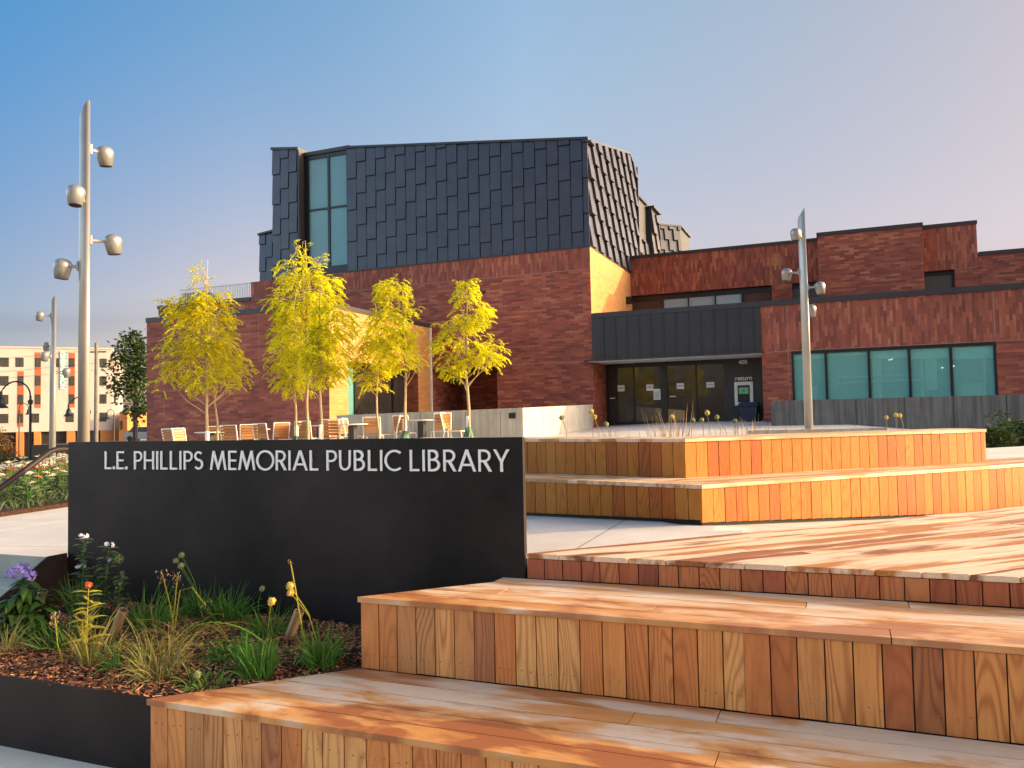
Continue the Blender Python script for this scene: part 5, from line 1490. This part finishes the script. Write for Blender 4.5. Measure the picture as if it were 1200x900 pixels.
def street_lamp(label, px, D, zb, ztop, reach, side, lantern=True):
    x, y = plan(px, D); t = thing('street_lamp', label, 'street lamp', (x, y, zb), 'black street lamps along the street'); p = Vector((x, y, zb)); r = abs(reach) / 2
    b = MB(); b.tube([p, p + HZ * .8], [.16, .11], 10); b.tube([p + HZ * .8, Vector((x, y, ztop - r))], [.085, .06], 10); b.lathe(Vector((x, y, ztop - r - .5)), [(.06, 0), (.13, .05), (.13, .25), (.06, .3)], 10); b.build('pole', M['lamp_black'], t)
    b = MB(); c = Vector((x, y, ztop - r)) + LAT * side * r
    pts = [c + (-LAT * side * math.cos(rad(q)) + HZ * math.sin(rad(q))) * r for q in range(0, 151, 15)]; b.tube(pts, .045, 8); b.build('arm', M['lamp_black'], t)
    e = c + LAT * side * r + HZ * (r * .35); b = MB(); b.tube([pts[-1], e], .03, 6); b.lathe(e - HZ * .95, [(.36, 0), (.37, .04), (.20, .22), (.17, .5), (.08, .62), (.07, .95)], 14); b.build('lamp_shade', M['lamp_black'], t)


street_lamp('black gooseneck street lamp at the left edge with a bell shade', 36, 45, -2.0, 4.25, 1.65, -1)
street_lamp('black gooseneck street lamp half hidden behind the tallest silver post', 105, 62, -2.3, 3.95, 1.6, -1)
street_lamp('small black street lamp in front of the orange window strip', 23, 95, -2.6, 4.6, 1.1, 1)
street_lamp('small black street lamp at the end of the apartment block', 134, 105, -2.6, 3.9, .9, -1)

# ------------------------------------------------------------------ world, sun, camera
world = bpy.data.worlds.new('World'); scene.world = world; world.use_nodes = True
nt = world.node_tree; bg = nt.nodes['Background']
sky = nd(nt, 'ShaderNodeTexSky', sky_type='NISHITA', sun_disc=False, sun_elevation=rad(SUN_EL), sun_rotation=rad(SUN_AZ), altitude=250., air_density=1.0, dust_density=2.4, ozone_density=2.6)
tc = nd(nt, 'ShaderNodeTexCoord').outputs['Generated']
mp = nd(nt, 'ShaderNodeVectorMath', {0: tc, 1: (2.2, 2.2, 11.)}, operation='MULTIPLY').outputs[0]
cn = nd(nt, 'ShaderNodeTexNoise', {'Vector': mp, 'Scale': 1.0, 'Detail': 5., 'Roughness': .5, 'Distortion': .3}).outputs[0]
zz = nd(nt, 'ShaderNodeSeparateXYZ', {0: tc}).outputs[2]
lowm = nd(nt, 'ShaderNodeMapRange', {0: zz, 1: .22, 2: .02, 3: 0., 4: 1.}).outputs[0]
cf = math_(nt, 'MULTIPLY', nd(nt, 'ShaderNodeMapRange', {0: cn, 1: .42, 2: .62, 3: 0., 4: 1.}).outputs[0], lowm)
sdir = (math.sin(rad(SUN_AZ)), math.cos(rad(SUN_AZ)), .0)
dt = nd(nt, 'ShaderNodeVectorMath', {0: tc, 1: sdir}, operation='DOT_PRODUCT').outputs[1]
dn = nd(nt, 'ShaderNodeMapRange', {0: dt, 1: -1., 2: 1., 3: 0., 4: 1.}).outputs[0]
# a hazy morning: blue away from the sun, pinkish towards it, lavender along the horizon
hi_t = ramp(nt, dn, [(0., (2.6, 2.2, 1.8)), (.11, (2., 1.8, 1.5)), (.21, (.12, .44, .56)), (.5, (1.0, .92, .76)), (.77, (1.0, .60, .40)), (.87, (3.5, 2.6, 1.9)), (1., (2.2, 1.8, 1.4))])  # both ends boosted beyond the view, as added fill for shaded faces
lo_t = ramp(nt, dn, [(0., (2.4, 2.0, 1.7)), (.12, (1.8, 1.5, 1.3)), (.22, (.43, .35, .36)), (.34, (1.0, .57, .45)), (.5, (1.05, .61, .48)), (.77, (.70, .44, .37)), (.87, (3.5, 2.6, 1.9)), (1., (2.2, 1.8, 1.4))])  # same added fill at both ends, low in the sky
el = nd(nt, 'ShaderNodeMapRange', {0: zz, 1: .10, 2: .52, 3: 0., 4: 1.}, interpolation_type='SMOOTHSTEP').outputs[0]
base_sky = mix(nt, 1., sky.outputs[0], mix(nt, el, lo_t, hi_t), 'MULTIPLY')
cc = mix(nt, cf, base_sky, mix(nt, 1., base_sky, (.66, .65, .70), 'MULTIPLY'))
nt.links.new(cc, bg.inputs[0]); bg.inputs[1].default_value = .15

sd = bpy.data.lights.new('Sun', 'SUN'); sd.energy = 2.3; sd.angle = rad(.5); sd.color = (1., .74, .34)
so = bpy.data.objects.new('Sun', sd); COL.objects.link(so)
d = Vector((math.sin(rad(SUN_AZ)) * math.cos(rad(SUN_EL)), math.cos(rad(SUN_AZ)) * math.cos(rad(SUN_EL)), math.sin(rad(SUN_EL))))
so.rotation_euler = d.to_track_quat('Z', 'Y').to_euler(); so.location = (20, 10, 30)

cd = bpy.data.cameras.new('Camera'); cam = bpy.data.objects.new('Camera', cd); COL.objects.link(cam); scene.camera = cam
cd.sensor_width = 36; cd.lens = 36 * 938 / 1200; cd.clip_start = .05; cd.clip_end = 5000
p, r, yaw = rad(2.54), rad(-1.156), rad(-22.26)
fw = Vector((0, math.cos(p), math.sin(p))); upv = Vector((0, -math.sin(p), math.cos(p))); rt = Vector((1, 0, 0))
rt2 = rt * math.cos(r) + upv * math.sin(r); up2 = -rt * math.sin(r) + upv * math.cos(r)
Rz = Matrix.Rotation(-yaw, 3, 'Z')
rt2, up2, fw = Rz @ rt2, Rz @ up2, Rz @ fw
cam.matrix_world = Matrix(((rt2.x, up2.x, -fw.x, 0), (rt2.y, up2.y, -fw.y, 0), (rt2.z, up2.z, -fw.z, 1.55), (0, 0, 0, 1)))

vs_ = scene.view_settings; scene.display_settings.display_device = 'sRGB'
vs_.view_transform = 'Standard'; vs_.look = 'None'; vs_.exposure = 1.5; vs_.gamma = 1.; vs_.use_curve_mapping = False
